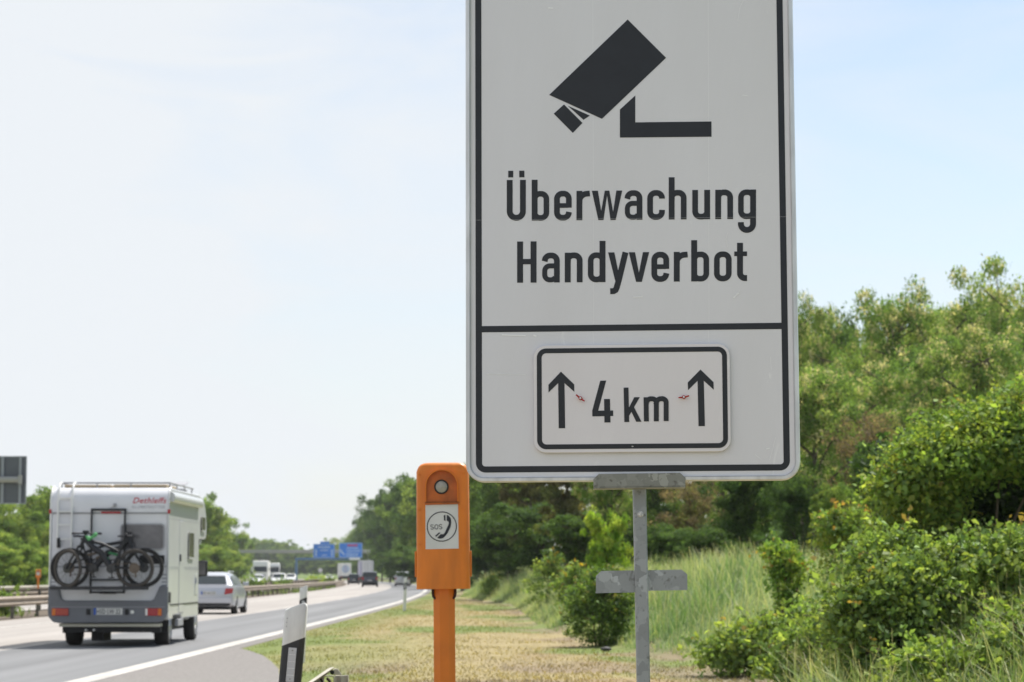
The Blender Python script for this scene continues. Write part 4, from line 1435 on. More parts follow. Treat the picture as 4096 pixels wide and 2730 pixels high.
# ------------------------------------------------------------------ bicycles
def bicycle(label, loc, d, xf, xr, R, turn, green, dust, zrel):
    """front wheel at xf, rear at xr (local x), d = +1 when the bike faces right"""
    t = thing('bicycle', label, 'bicycle', loc, 0, None)
    g = lambda x, z, y=0.0: (x, y, z)

    def bwheel(x, ang, nm):
        ax = (math.sin(ang), math.cos(ang), 0)
        mb = MB(); mb.torus((x, 0, R), ax, R - 0.031, 0.031, 36, 8)
        o = mb.build('wheel', 'tyre_dusty' if dust else 'tyre', t, smooth=True)
        mb = MB(); mb.torus((x, 0, R), ax, R - 0.064, 0.013, 36, 6)
        u = Vector((math.cos(ang), -math.sin(ang), 0)); a = Vector(ax)
        for k in range(14):
            th_ = 2 * PI * k / 14
            e = Vector((x, 0, R)) + u * (R - 0.066) * math.cos(th_) + Vector((0, 0, 1)) * (R - 0.066) * math.sin(th_)
            mb.cyl(Vector((x, 0, R)) + a * (0.03 if k % 2 else -0.03), e, 0.0018, n=4)
        mb.cyl(Vector((x, 0, R)) - a * 0.05, Vector((x, 0, R)) + a * 0.05, 0.026, n=10)
        mb.cyl(Vector((x, 0, R)) - a * 0.034, Vector((x, 0, R)) - a * 0.036, 0.095 if nm == 'f' else 0.085, n=20)
        mb.build('rim', 'rim_dark', o, smooth=True)
    bwheel(xf, turn, 'f'); bwheel(xr, 0, 'r')
    ht = (xf - d * 0.30, zrel[0]); hb_ = (xf - d * 0.235, zrel[0] - 0.15)
    bb = (xr + d * 0.44, R - 0.01); st_ = (bb[0] - d * 0.16, zrel[1] - 0.30); sd = (bb[0] - d * 0.235, zrel[1])
    mb = MB()
    mb.tube([g(*ht), g(ht[0] - d * 0.16, ht[1] - 0.16), g((ht[0] + bb[0]) / 2 - d * 0.06, (ht[1] + bb[1]) / 2 + 0.02), g(*bb)], [0.04, 0.058, 0.062, 0.06], 10)
    mb.tube([g(ht[0], ht[1] - 0.02), g((ht[0] + st_[0]) / 2, (ht[1] + st_[1]) / 2 + 0.03), g(*st_)], [0.034, 0.030, 0.026], 8)
    mb.tube([g(*bb), g(*st_)], 0.030, 8)
    mb.tube([g(ht[0] - d * 0.012, ht[1] + 0.04), g(*hb_)], 0.036, 10)
    for yy in (-0.055, 0.055):
        mb.tube([g(bb[0], bb[1] + 0.02, yy * 0.6), g(xr, R, yy)], 0.018, 8)
        mb.tube([g(st_[0] + d * 0.06, st_[1] - 0.10, yy * 0.6), g(xr + d * 0.10, R + 0.11, yy), g(xr, R, yy)], 0.015, 8)
    fr = mb.build('frame', 'bike_black', t, smooth=True)
    mb = MB()
    mb.tube([g(st_[0] + d * 0.05, st_[1] - 0.05), g(st_[0] + d * 0.22, st_[1] - 0.01)], 0.024, 8)
    mb.tube([g(bb[0] + d * 0.05, bb[1] + 0.18), g(bb[0] + d * 0.14, bb[1] + 0.22)], 0.03, 8)
    mb.build('shock', 'bike_green' if green else 'bike_dust', fr, smooth=True)
    mb = MB(); mb.box(bb[0] - 0.09, bb[0] + 0.10, -0.06, 0.06, bb[1] - 0.06, bb[1] + 0.10)
    mb.build('motor', 'bike_black', fr, bevel=0.03)
    mb = MB()
    u = Vector((math.cos(turn), -math.sin(turn), 0)); a = Vector((math.sin(turn), math.cos(turn), 0))
    for s in (-0.06, 0.06):
        top = Vector(g(hb_[0], hb_[1])) + a * s; bot = Vector((xf, 0, R)) + a * s
        mb.tube([top, top.lerp(bot, 0.45), bot], [0.021, 0.023, 0.026], 8)
    mb.cyl(Vector(g(hb_[0], hb_[1] + 0.0)) - a * 0.075, Vector(g(hb_[0], hb_[1])) + a * 0.075, 0.026, n=8)
    mb.build('fork', 'bike_black', t, smooth=True)
    mb = MB()
    hp = Vector(g(ht[0] - d * 0.03, ht[1] + 0.10))
    mb.tube([Vector(g(ht[0] - d * 0.012, ht[1] + 0.03)), hp], 0.02, 8)
    mb.tube([hp - a * 0.36 - u * d * 0.03, hp - a * 0.12, hp + a * 0.12, hp + a * 0.36 - u * d * 0.03], 0.016, 8)
    for s in (-1, 1):
        mb.tube([hp + a * s * 0.20 + u * d * 0.02, hp + a * s * 0.30 + u * d * 0.07 + Vector((0, 0, -0.02))], 0.010, 6)
        mb.tube([hp + a * s * 0.25, hp + a * s * 0.37 - u * d * 0.03], 0.021, 8)
        mb.tube([hp + a * s * 0.18, hp + u * d * 0.13 + a * s * 0.08 + Vector((0, 0, -0.02)), hp + u * d * 0.10 + Vector((0, 0, -0.16)), Vector(g(hb_[0], hb_[1]))], 0.005, 5)
    mb.box(hp.x - 0.05, hp.x + 0.05, -0.07, 0.07, hp.z + 0.005, hp.z + 0.055)
    mb.build('handlebar', 'bike_black', t, smooth=True)
    mb = MB()
    mb.tube([g(*st_), g(sd[0], sd[1] - 0.03)], 0.017, 8)
    L_ = []
    for s, wv, hv in ((-0.15, 0.065, 0.030), (-0.08, 0.07, 0.028), (0.0, 0.035, 0.022), (0.13, 0.018, 0.016)):
        L_.append([(sd[0] + d * s, y, sd[1] + z) for y, z in ((-wv, 0), (-wv * 0.6, hv), (wv * 0.6, hv), (wv, 0), (wv * 0.4, -0.012), (-wv * 0.4, -0.012))])
    mb.loft(L_)
    mb.build('saddle', 'bike_black', t, smooth=True)
    mb = MB()
    mb.cyl((bb[0], -0.075, bb[1]), (bb[0], -0.08, bb[1]), 0.085, n=20)
    mb.tube([(bb[0], -0.09, bb[1]), (bb[0] + 0.03, -0.095, bb[1] - 0.165)], 0.013, 6); mb.box(bb[0] - 0.03, bb[0] + 0.08, -0.17, -0.10, bb[1] - 0.18, bb[1] - 0.155)
    mb.tube([(bb[0], 0.09, bb[1]), (bb[0] - 0.03, 0.095, bb[1] + 0.165)], 0.013, 6); mb.box(bb[0] - 0.08, bb[0] + 0.03, 0.10, 0.17, bb[1] + 0.155, bb[1] + 0.18)
    mb.build('crank', 'rim_dark', t)
    mb = MB(); mb.disc((xr, -0.06, R), (0, -1, 0), 0.10, 0.012, 20); mb.tube([(xr, -0.07, R - 0.02), (xr + 0.03, -0.075, R - 0.12), (xr + 0.02, -0.075, R - 0.17)], 0.018, 6)
    mb.tube([(bb[0], -0.078, bb[1] + 0.08), (xr, -0.075, R + 0.095)], 0.006, 5); mb.tube([(bb[0], -0.078, bb[1] - 0.08), (xr, -0.075, R - 0.14)], 0.006, 5)
    mb.build('cassette', 'bike_dust', t)
    return t, ht


bz = RZ - 0.010
tA, hA = bicycle('black mountain bike facing left on the outer channel of the motorhome rack', (MH.x, MH.y - 0.50, bz), -1, -0.69, 0.57, 0.365, math.radians(36), True, True, (0.92, 0.965))
tB, hB = bicycle('black mountain bike facing right between the outer bike and the motorhome wall', (MH.x, MH.y - 0.24, bz), 1, 0.70, -0.70, 0.375, math.radians(-8), False, False, (0.90, 0.965))
# green cloth tied over the head of the outer bike
mb = MB()
rings = []
for i, s in enumerate(np.linspace(0, 1, 9)):
    c = Vector((hA[0] + 0.02 + 0.22 * s, 0.0, hA[1] + 0.05 - 0.02 * s - 0.05 * math.sin(s * 5)))
    rr = 0.022 + 0.02 * math.sin(s * PI) + 0.012 * math.sin(9 * s)
    rings.append([c + Vector((0, rr * 1.1 * math.cos(k * PI / 5), rr * (1 + 0.3 * math.sin(3 * k + 7 * s)) * math.sin(k * PI / 5))) for k in range(10)])
mb.loft(rings)
cl = mb.build('cloth', 'cloth_green', None, smooth=True)
cl.location = tA.location
tag(cl, 'bright green cloth wrapped round the frame of the outer bicycle', 'cloth')


# ------------------------------------------------------------------ cars
def car(name, label, cat, loc, rz, L, W, H, paint, style='estate', plate='', tail='lamp_red', group=None, rails=False):
    t = thing(name, label, cat, loc, rz, group)
    hw = W / 2
    belt = H * {'van': 0.60, 'suv': 0.635}.get(style, 0.675)

    def sec(y, k, zt, zb):
        h = hw * k
        R = [(0.84 * h, zb), (0.96 * h, zb + 0.05), (h, zb + (zt - zb) * 0.42), (0.985 * h, zb + (zt - zb) * 0.72), (0.93 * h, zt - 0.01), (0.80 * h, zt)]
        return [(x, y, z) for x, z in R] + [(-x, y, z) for x, z in R[::-1]]
    mb = MB()
    mb.loft([sec(0.0, 0.88, belt - 0.10, 0.46), sec(0.03, 0.935, belt - 0.03, 0.36), sec(0.12, 0.975, belt, 0.27), sec(0.45, 1.0, belt, 0.23), sec(L * 0.35, 1.0, belt, 0.2), sec(L * 0.60, 1.0, belt - 0.01, 0.2),
             sec(L * 0.71, 0.995, belt - 0.03, 0.2), sec(L * 0.88, 0.96, belt - 0.13, 0.21), sec(L * 0.965, 0.90, belt - 0.23, 0.23), sec(L * 0.993, 0.82, belt - 0.33, 0.27), sec(L, 0.72, belt - 0.42, 0.33)])
    mb.build('body', paint, t, smooth=True, angle=32)
    if style == 'van':
        G = [(0.06, belt + 0.02), (0.14, H - 0.10), (0.30, H - 0.02), (L * 0.3, H), (L * 0.55, H - 0.02), (L * 0.64, H - 0.10), (L * 0.80, belt + 0.0)]
        kb, kt = 0.95, 0.82
    elif style == 'suv':
        G = [(0.10, belt + 0.02), (0.30, H - 0.10), (0.50, H - 0.02), (L * 0.36, H), (L * 0.50, H - 0.02), (L * 0.56, H - 0.08), (L * 0.68, belt + 0.0)]
        kb, kt = 0.95, 0.80
    else:
        G = [(0.10, belt + 0.02), (0.58, H - 0.14), (0.85, H - 0.05), (L * 0.34, H), (L * 0.46, H - 0.02), (L * 0.535, H - 0.10), (L * 0.70, belt + 0.0)]
        kb, kt = 0.91, 0.64

    def gw(zt):
        f = (zt - belt) / (H - belt)
        return hw * (kb + (kt - kb) * f)
    rings = []
    for y, zt in G:
        zt = max(zt, belt + 0.012)
        zb = belt - 0.04
        R = [(hw * kb, zb), (hw * kb * 0.998, belt + 0.005), (gw(zt) + 0.0, zt - min(0.05, (zt - belt) * 0.3)), (gw(zt) * 0.90, zt - 0.008 if zt > belt + 0.05 else zt), (gw(zt) * 0.5, zt + 0.012)]
        rings.append([(x, y, z) for x, z in R] + [(-x, y, z) for x, z in R[::-1]])
    mb = MB(); mb.loft(rings)
    mb.build('cabin', paint, t, smooth=True, angle=35)

    def slope_quad(i, j, f0, f1, kx, dy, dz):
        (ya, za), (yb, zb) = G[i], G[j]
        P = []
        for f in (f0, f1):
            y, z = ya + (yb - ya) * f, za + (zb - za) * f
            w = gw(z) * kx
            P.append((w, y + dy, z + dz))
        (w0, y0, z0), (w1, y1, z1) = P
        return [(-w0, y0, z0), (w0, y0, z0), (w1, y1, z1), (-w1, y1, z1)]
    mb = MB()
    q = slope_quad(0, 1, 0.10, 1.0, 0.78 if style == 'estate' else 0.86, -0.012, 0.022)
    mb.add(q, [(0, 1, 2, 3)])
    mb.build('rear_window', 'glass_dark', t)
    mb = MB(); mb.add(slope_quad(5, 6, 0.05, 0.93, 0.90, 0.015, 0.030), [(3, 2, 1, 0)])
    mb.build('windscreen', 'glass_dark', t)
    for sg in (-1, 1):
        mb = MB()
        z0, z1 = belt + 0.02, H - 0.11
        ys = [(G[0][0] + 0.45, z0), (G[1][0] + 0.35, z1), (L * 0.33 - 0.03, z1 + 0.015), (L * 0.33 - 0.03, z0)]
        yf = [(L * 0.33 + 0.03, z0), (L * 0.33 + 0.03, z1 + 0.015), (G[5][0] - 0.10, z1), (G[6][0] - 0.22, z0)]
        for poly in (ys, yf):
            mb.add([(sg * (gw(z) + 0.010 + 0.016 * (z - z0) / (z1 - z0)), y, z) for y, z in poly], [(0, 1, 2, 3)])
        mb.build('side_window', 'glass_dark', t)
        zt0, zt1 = belt - 0.30, belt - 0.08
        mb = MB()
        if style == 'van':
            zt0, zt1 = belt - 0.28, belt + 0.10
        x0 = hw * (0.60 if style == 'estate' else 0.72)
        pts = [(x0, zt0), (hw * 0.93, zt0 + 0.05), (hw * 0.955, zt1), (x0 + 0.05, zt1)]
        mb.prism(pts, lambda a, b, d: (sg * a, d, b), -0.012, 0.10)
        mb.build('tail_light', tail, t, bevel=0.01)
        mb = MB()
        mb.prism([(hw * 0.50, belt - 0.40), (hw * 0.80, belt - 0.36), (hw * 0.86, belt - 0.24), (hw * 0.56, belt - 0.30)], lambda a, b, d: (sg * a, d, b), L * 0.955, L * 1.002)
        mb.build('headlight', 'lamp_white', t, bevel=0.01)
        mb = MB(); ym = G[6][0] - 0.35
        mb.box(min(sg * hw * 0.96, sg * (hw + 0.17)), max(sg * hw * 0.96, sg * (hw + 0.17)), ym - 0.05, ym + 0.07, belt + 0.0, belt + 0.14)
        mb.build('wing_mirror', paint, t, bevel=0.03)
        for y in (0.95, L - 0.95):
            wheel(t, sg * (hw - 0.105), y, 0.325 if style != 'suv' else 0.36, 0.21)
    mb = MB()
    mb.box(-hw * 0.84, hw * 0.84, -0.02, 0.08, 0.30, 0.40); mb.box(-hw * 0.80, hw * 0.80, 0.1, L - 0.15, 0.16, 0.24)
    mb.build('underbody', 'chassis_black', t, bevel=0.02)
    mb = MB()
    mb.prism(rrect(-hw * 0.90, 0.38, hw * 0.90, 0.58, 0.07, 4), lambda a, b, d: (a, d, b), -0.035, 0.15)
    mb.build('bumper', paint if style != 'van' else 'chassis_black', t, bevel=0.02)
    number_plate(t, 0, -0.03, belt - 0.24 if style == 'estate' else belt - 0.30, 0.52, 0.115, plate)
    mb = MB(); mb.prism(rrect(-hw * 0.45, 0.36, hw * 0.45, belt - 0.40, 0.06, 4), lambda a, b, d: (a, d, b), L - 0.05, L + 0.008)
    mb.build('grille', 'chassis_black', t)
    if rails:
        for sg in (-1, 1):
            mb = MB(); mb.tube([(sg * hw * 0.66, 0.75, H - 0.02), (sg * hw * 0.66, 0.9, H + 0.035), (sg * hw * 0.66, L * 0.45, H + 0.03), (sg * hw * 0.66, L * 0.49, H - 0.02)], 0.014, 6)
            mb.build('roof_rail', 'aluminium', t, smooth=True)
    return t


car('estate_car', 'silver estate car with red tail lights driving ahead of the motorhome', 'car', (-10.52, 84.3, 0.0), math.radians(-0.3), 4.6, 1.78, 1.45, 'car_silver', 'estate', 'HD AS 310', rails=True)


def lane_rot(y): return math.atan((y - 80) / 4230.0)


def drive(px, Y): return (xat(px, Y), Y, 0.0)


car('van', 'dark slate van with red tail lights in the left lane far ahead', 'van', drive(1479, 284), lane_rot(284), 4.9, 1.92, 1.78, 'car_slate', 'van', 'F K 41')
car('hatchback_car', 'black car driving between the slate van and the far lorries', 'car', drive(1415, 350), lane_rot(350), 4.4, 1.78, 1.56, 'car_black', 'suv', 'B M 8')
car('off_road_car', 'grey off-road car in the right lane behind the far delineator post', 'car', drive(1609, 296), lane_rot(296), 4.6, 1.84, 1.78, 'car_grey', 'suv', 'HD R 5', rails=True)
GO = 'white cars approaching on the opposite carriageway'
for px, Y, lb, st2, H in ((1024, 300, 'white car with a low roof just in front of the white lorry cab', 'estate', 1.46), (1108, 300, 'largest white car approaching in front of the dark-windscreen lorry', 'suv', 1.60), (1156, 430, 'white car approaching left of the blue gantry leg', 'suv', 1.62), (1309, 560, 'farthest white car just above the end of the median guardrail', 'estate', 1.45)):
    p = drive(px, Y)
    car('white_car', lb, 'car', (p[0], p[1] + 4, 0), PI + lane_rot(Y), 4.5, 1.8, H, 'car_white', st2, '', group=GO)


# ------------------------------------------------------------------ lorries
def lorry_rear(label, loc, rz, body, side, emblem):
    t = thing('lorry', label, 'lorry', loc, rz, 'lorries driving away far ahead')
    mb = MB(); mb.box(-1.25, 1.25, 0.05, 12.5, 1.15, 4.0)
    box = mb.build('cargo_box', body, t, bevel=0.04)
    mb = MB(); mb.box(-1.27, -1.245, 0.1, 12.4, 1.2, 3.9); mb.box(1.245, 1.27, 0.1, 12.4, 1.2, 3.9)
    mb.build('side_tarpaulin', side, t)
    for s in (-1, 1):
        mb = MB(); mb.box(min(s * 0.02, s * 1.2), max(s * 0.02, s * 1.2), 0.0, 0.05, 1.2, 3.92)
        d = mb.build('rear_door', body, t, bevel=0.01)
        mb = MB()
        for x in (0.25, 0.95):
            mb.tube([(s * x, -0.02, 1.25), (s * x, -0.02, 3.9)], 0.02, 6)
        mb.build('lock_bar', 'trim_grey', d)
        mb = MB(); mb.box(min(s * 0.7, s * 1.2), max(s * 0.7, s * 1.2), -0.05, 0.05, 0.82, 0.98)
        mb.build('tail_light', 'lamp_red', t)
        for y in (2.0, 3.3, 10.5):
            wheel(t, s * 1.0, y, 0.50, 0.40, rim='rim_dark')
    mb = MB(); mb.box(-1.2, 1.2, 0.1, 0.25, 0.55, 0.8); mb.box(-0.5, 0.5, 0.3, 12, 0.8, 1.15); mb.box(-1.2, 1.2, 0.0, 0.12, 1.0, 1.18)
    mb.build('underrun_bar', 'chassis_black', t)
    mb = MB(); mb.box(-1.22, 1.22, 12.9, 15.0, 0.6, 3.6)
    mb.build('cab', 'truck_white', t, bevel=0.1)
    if emblem:
        mb = MB(); mb.disc((0, -0.002, 2.75), (0, -1, 0), 0.85, 0.006, 28)
        mb.build('emblem_disc', 'tarp_blue', t)
        mb = MB(); mb.box(-0.14, 0.14, -0.014, -0.009, 2.2, 3.3)
        mb.build('emblem_bar', 'tarp_lilac', t)
    else:
        mb = MB(); mb.box(-1.2, -0.85, -0.012, 0.0, 1.25, 3.85)
        mb.build('door_stripe', 'tarp_lilac', t)
    return t


lorry_rear('lorry with a round pale blue emblem on its rear doors, far ahead', drive(1382, 540), lane_rot(540), 'truck_white', 'tarp_white', True)
lorry_rear('plain pale grey box lorry right of the lorry with the round emblem', drive(1466, 440), lane_rot(440), 'tarp_white', 'tarp_lilac', False)


def lorry_front(label, loc, rz, sunroof):
    t = thing('lorry', label, 'lorry', loc, rz, 'lorries approaching on the opposite carriageway')
    mb = MB()
    prof = [(0, 0.45), (-0.02, 1.9), (0.16, 2.95), (0.5, 3.7), (2.2, 3.75), (2.2, 0.45)]
    mb.prism([(a, b) for a, b in prof], lambda a, b, d: (d, a, b), -1.22, 1.22)
    mb.build('cab', 'truck_white', t, bevel=0.08, bseg=3)
    mb = MB(); mb.add([(-1.08, -0.03, 1.92), (1.08, -0.03, 1.92), (1.05, 0.12, 2.80), (-1.05, 0.12, 2.80)], [(0, 1, 2, 3)])
    mb.build('windscreen', 'glass_dark', t)
    if sunroof:
        mb = MB(); mb.box(-1.1, 1.1, -0.12, 0.12, 2.84, 2.98)
        mb.build('sun_visor', 'chassis_black', t)
    mb = MB(); mb.box(-0.8, 0.8, -0.05, 0.0, 0.95, 1.55)
    for k in range(4):
        mb.box(-0.78, 0.78, -0.07, -0.045, 1.0 + k * 0.13, 1.05 + k * 0.13)
    mb.build('grille', 'trim_grey', t)
    for s in (-1, 1):
        mb = MB(); mb.box(min(s * 0.75, s * 1.15), max(s * 0.75, s * 1.15), -0.06, 0.02, 0.62, 0.82)
        mb.build('headlight', 'lamp_white', t)
        mb = MB(); mb.box(min(s * 1.26, s * 1.48), max(s * 1.26, s * 1.48), 0.0, 0.14, 2.0, 2.7)
        mb.build('wing_mirror', 'chassis_black' if sunroof else 'truck_white', t, bevel=0.03)
        wheel(t, s * 1.0, 1.3, 0.5, 0.34); wheel(t, s * 1.0, 10.5, 0.5, 0.36)
    mb = MB(); mb.box(-1.27, 1.27, 2.7, 14.0, 1.1, 3.7 if not sunroof else 3.55)
    mb.build('cargo_box', 'truck_white', t, bevel=0.04)
    mb = MB(); mb.box(-1.15, 1.15, -0.03, 0.1, 0.35, 0.6)
    mb.build('bumper', 'truck_white', t)
    return t


p = drive(1041, 400); lorry_front('white high-roof lorry cab approaching on the opposite carriageway', (p[0], p[1], 0), PI + lane_rot(400), False).rotation_euler = (0, 0, lane_rot(400))
p = drive(1094, 480); lorry_front('lorry with dark sun visor approaching behind the white high-roof lorry', (p[0], p[1], 0), lane_rot(480), True)

# ------------------------------------------------------------------ gantries and signs
YG = 550.0
gl, gr = xat(951, YG), xat(1476, YG)
gt = thing('sign_gantry', 'grey overhead gantry with two blue motorway sign panels', 'gantry', (gr, YG, 0))
og = Vector((gr, YG, 0))
zb0, zb1 = zat(2214, YG), zat(2200, YG)
mb = MB()
mb.box(gl - 0.3, gr + 0.3, YG - 0.4, YG + 0.4, zb0, zb1)
mb.build('beam', 'gantry_grey', gt, off=og, bevel=0.05)
for x in (gl, gr):
    mb = MB(); mb.box(x - 0.28, x + 0.28, YG - 0.3, YG + 0.3, -0.3, zb0)
    mb.build('leg', 'gantry_grey', gt, off=og, bevel=0.05)


def g3(x, y, Y=YG - 0.6): return at(760 + x / 2.353, 2050 + y / 2.353, Y)


def panel(x0, y0, x1, y1, parent, arrows, rows, red=None, yy=YG - 0.6):
    a, b = g3(x0, y1, yy), g3(x1, y0, yy)
    mb = MB(); mb.box(a.x, b.x, yy - 0.03, yy + 0.08, a.z, b.z)
    p = mb.build('sign_panel', 'sign_blue', parent, off=og)
    w, h = b.x - a.x, b.z - a.z
    mb = MB()
    ring_face(mb, [(a.x + 0.05, a.z + 0.05), (b.x - 0.05, a.z + 0.05), (b.x - 0.05, b.z - 0.05), (a.x + 0.05, b.z - 0.05)], [(a.x + 0.15, a.z + 0.15), (b.x - 0.15, a.z + 0.15), (b.x - 0.15, b.z - 0.15), (a.x + 0.15, b.z - 0.15)], lambda u, v: (u, yy - 0.036, v))
    mb.build('panel_border', 'sign_lettering', p, off=og)
    for ax, ang in arrows:
        c = Vector((a.x + w * ax, yy - 0.036, a.z + h * 0.36)); mb = MB()
        R = Matrix.Rotation(math.radians(-ang), 3, 'Y')
        for pol in ([(-0.14, -0.75), (0.14, -0.75), (0.14, 0.3), (-0.14, 0.3)], [(-0.45, 0.25), (0, 0.85), (0.45, 0.25), (0, 0.5)]):
            mb.add([c + R @ Vector((u, 0, v)) for u, v in pol], [(0, 1, 2, 3)])
        mb.build('arrow', 'sign_lettering', p, off=og)
    mb = MB(); r_ = random.Random(int(x0))
    for cx, wz, zf, ht in rows:
        n = 9; xx = a.x + w * (cx - wz / 2)
        while xx < a.x + w * (cx + wz / 2):
            lw = 0.14 + 0.1 * r_.random()
            mb.box(xx, xx + lw, yy - 0.040, yy - 0.034, a.z + h * zf, a.z + h * zf + ht * (0.75 + 0.35 * r_.random()))
            xx += lw + 0.09
    mb.build('lettering', 'sign_lettering', p, off=og)
    if red:
        mb = MB(); mb.box(a.x + w * red[0], a.x + w * red[1], yy - 0.042, yy - 0.034, a.z + h * red[2], a.z + h * red[3])
        mb.build('red_band', 'sign_redband', p, off=og)
    return p


panel(1160, 298, 1362, 430, gt, ((0.13, 0), (0.87, 0)), ((0.5, 0.56, 0.72, 0.34), (0.5, 0.34, 0.50, 0.34), (0.5, 0.22, 0.16, 0.30)))
panel(1402, 288, 1622, 428, gt, ((0.14, 40),), ((0.58, 0.5, 0.60, 0.30), (0.6, 0.56, 0.42, 0.30), (0.56, 0.5, 0.24, 0.28), (0.55, 0.5, 0.10, 0.26)), (0.36, 0.80, 0.76, 0.90))
a, b = g3(1226, 298), g3(1312, 276)
mb = MB(); mb.box(a.x, b.x, YG - 0.62, YG - 0.55, a.z, b.z); mb.build('exit_plate', 'sign_blue', gt, off=og)
a, b = g3(1500, 448), g3(1600, 429)
mb = MB(); mb.box(a.x, b.x, YG - 0.62, YG - 0.55, a.z, b.z); mb.build('white_plate', 'truck_white', gt, off=og)

YG2 = 650.0
x0, x1 = xat(1185, YG2), xat(1462, YG2)
g2 = thing('sign_gantry', 'blue steel gantry standing behind the blue motorway signs', 'gantry', (x0, YG2, 0))
o2 = Vector((x0, YG2, 0))
z0, z1 = zat(2050 + 450 / 2.353, YG2), zat(2050 + 427 / 2.353, YG2)
mb = MB(); mb.box(x0 - 0.35, x1, YG2 - 0.35, YG2 + 0.35, z0, z1); mb.build('beam', 'gantry_blue', g2, off=o2)
for x in (x0, x1 - 0.4):
    mb = MB(); mb.box(x - 0.32, x + 0.32, YG2 - 0.3, YG2 + 0.3, -0.3, z0); mb.build('leg', 'gantry_blue', g2, off=o2)

YS = 130.0
sx0, sx1 = xat(-110, YS), xat(97, YS)
sb = thing('sign_board', 'dark grey back of an overhead sign board at the left above the trees', 'sign', (sx0 - 0.6, YS, 0))
os_ = Vector((sx0 - 0.6, YS, 0))
z0, z1 = zat(2016, YS), zat(1826, YS)
mb = MB(); mb.box(sx0, sx1, YS, YS + 0.05, z0, z1); mb.build('panel_back', 'signback_grey', sb, off=os_)
for px in (3, 74):
    x = xat(px, YS); mb = MB(); mb.box(x - 0.07, x + 0.07, YS - 0.10, YS - 0.002, z0, z1); mb.build('stiffener', 'signback_rail', sb, off=os_)
mb = MB()
for z in (z0 + 0.02, z1 - 0.02):
    mb.box(sx0, sx1 - 0.0, YS - 0.02, YS - 0.002, z - 0.03, z + 0.03)
mb.box(sx1 - 0.03, sx1 + 0.03, YS - 0.03, YS - 0.003, z0, z1)
mb.build('panel_frame', 'signback_rail', sb, off=os_)
za = zat(1920, YS)
mb = MB(); mb.tube([(sx0 - 0.6, YS - 0.25, za), (xat(80, YS), YS - 0.25, za)], 0.17, 12); mb.build('arm', 'gantry_grey', sb, off=os_, smooth=True, angle=40)
mb = MB(); mb.tube([(sx0 - 0.6, YS - 0.25, -0.5), (sx0 - 0.6, YS - 0.25, za + 0.3)], 0.22, 12); mb.build('mast', 'gantry_grey', sb, off=os_, smooth=True, angle=40)
mb = MB(); mb.box(xat(72, YS), xat(84, YS), YS - 0.48, YS - 0.03, za - 0.24, za + 0.24); mb.build('clamp', 'gantry_grey', sb, off=os_)

for px, py, Y, lb in ((1602, 2281, 420, 'round pale grey sign disc just above the grey off-road car'), (1281, 2282, 420, 'round pale grey sign disc above the median shrubs below the blue signs')):
    x, z = xat(px, Y), zat(py, Y)
    t = thing('round_sign', lb, 'sign', (x, Y, 0))
    mb = MB(); mb.disc((0, 0, z), (0, -1, 0), 0.37, 0.02, 24); mb.build('disc', 'tarp_white', t)
    mb = MB(); mb.torus((0, -0.01, z), (0, 1, 0), 0.36, 0.02, 24, 6); mb.build('rim', 'trim_grey', t)
    mb = MB(); mb.tube([(0, 0.05, -0.3), (0, 0.05, z + 0.2)], 0.035, 8); mb.build('post', 'gantry_grey', t)
#@@ENDVEHICLES@@
#@@P0
# ------------------------------------------------------------------ foliage generators
def leaf_quads(rg, P, size, up=0.35, col=None, aspect=0.55, fold=0.0, droop=0.0):
    """rhombic leaves at P; returns V (4n,3), F (n,4)"""
    n = len(P)
    nr = rg.normal(size=(n, 3)); nr[:, 2] += up * 2.0
    nr /= np.linalg.norm(nr, axis=1)[:, None]
    t = rg.normal(size=(n, 3)); t[:, 2] -= droop
    t -= nr * np.sum(t * nr, axis=1)[:, None]
    t /= np.linalg.norm(t, axis=1)[:, None] + 1e-9
    b = np.cross(nr, t)
    s = size * np.clip(rg.lognormal(-0.06, 0.36, n), 0.4, 2.0)[:, None]
    w = s * aspect
    A = P - t * s * 0.5; Cc = P + t * s * 0.5
    m = P - t * s * 0.08
    B = m + b * w * 0.5 + nr * fold * w; D = m - b * w * 0.5 + nr * fold * w
    V = np.stack([A, B, Cc, D], 1).reshape(-1, 3)
    F = np.arange(4 * n).reshape(n, 4)
    return V, F


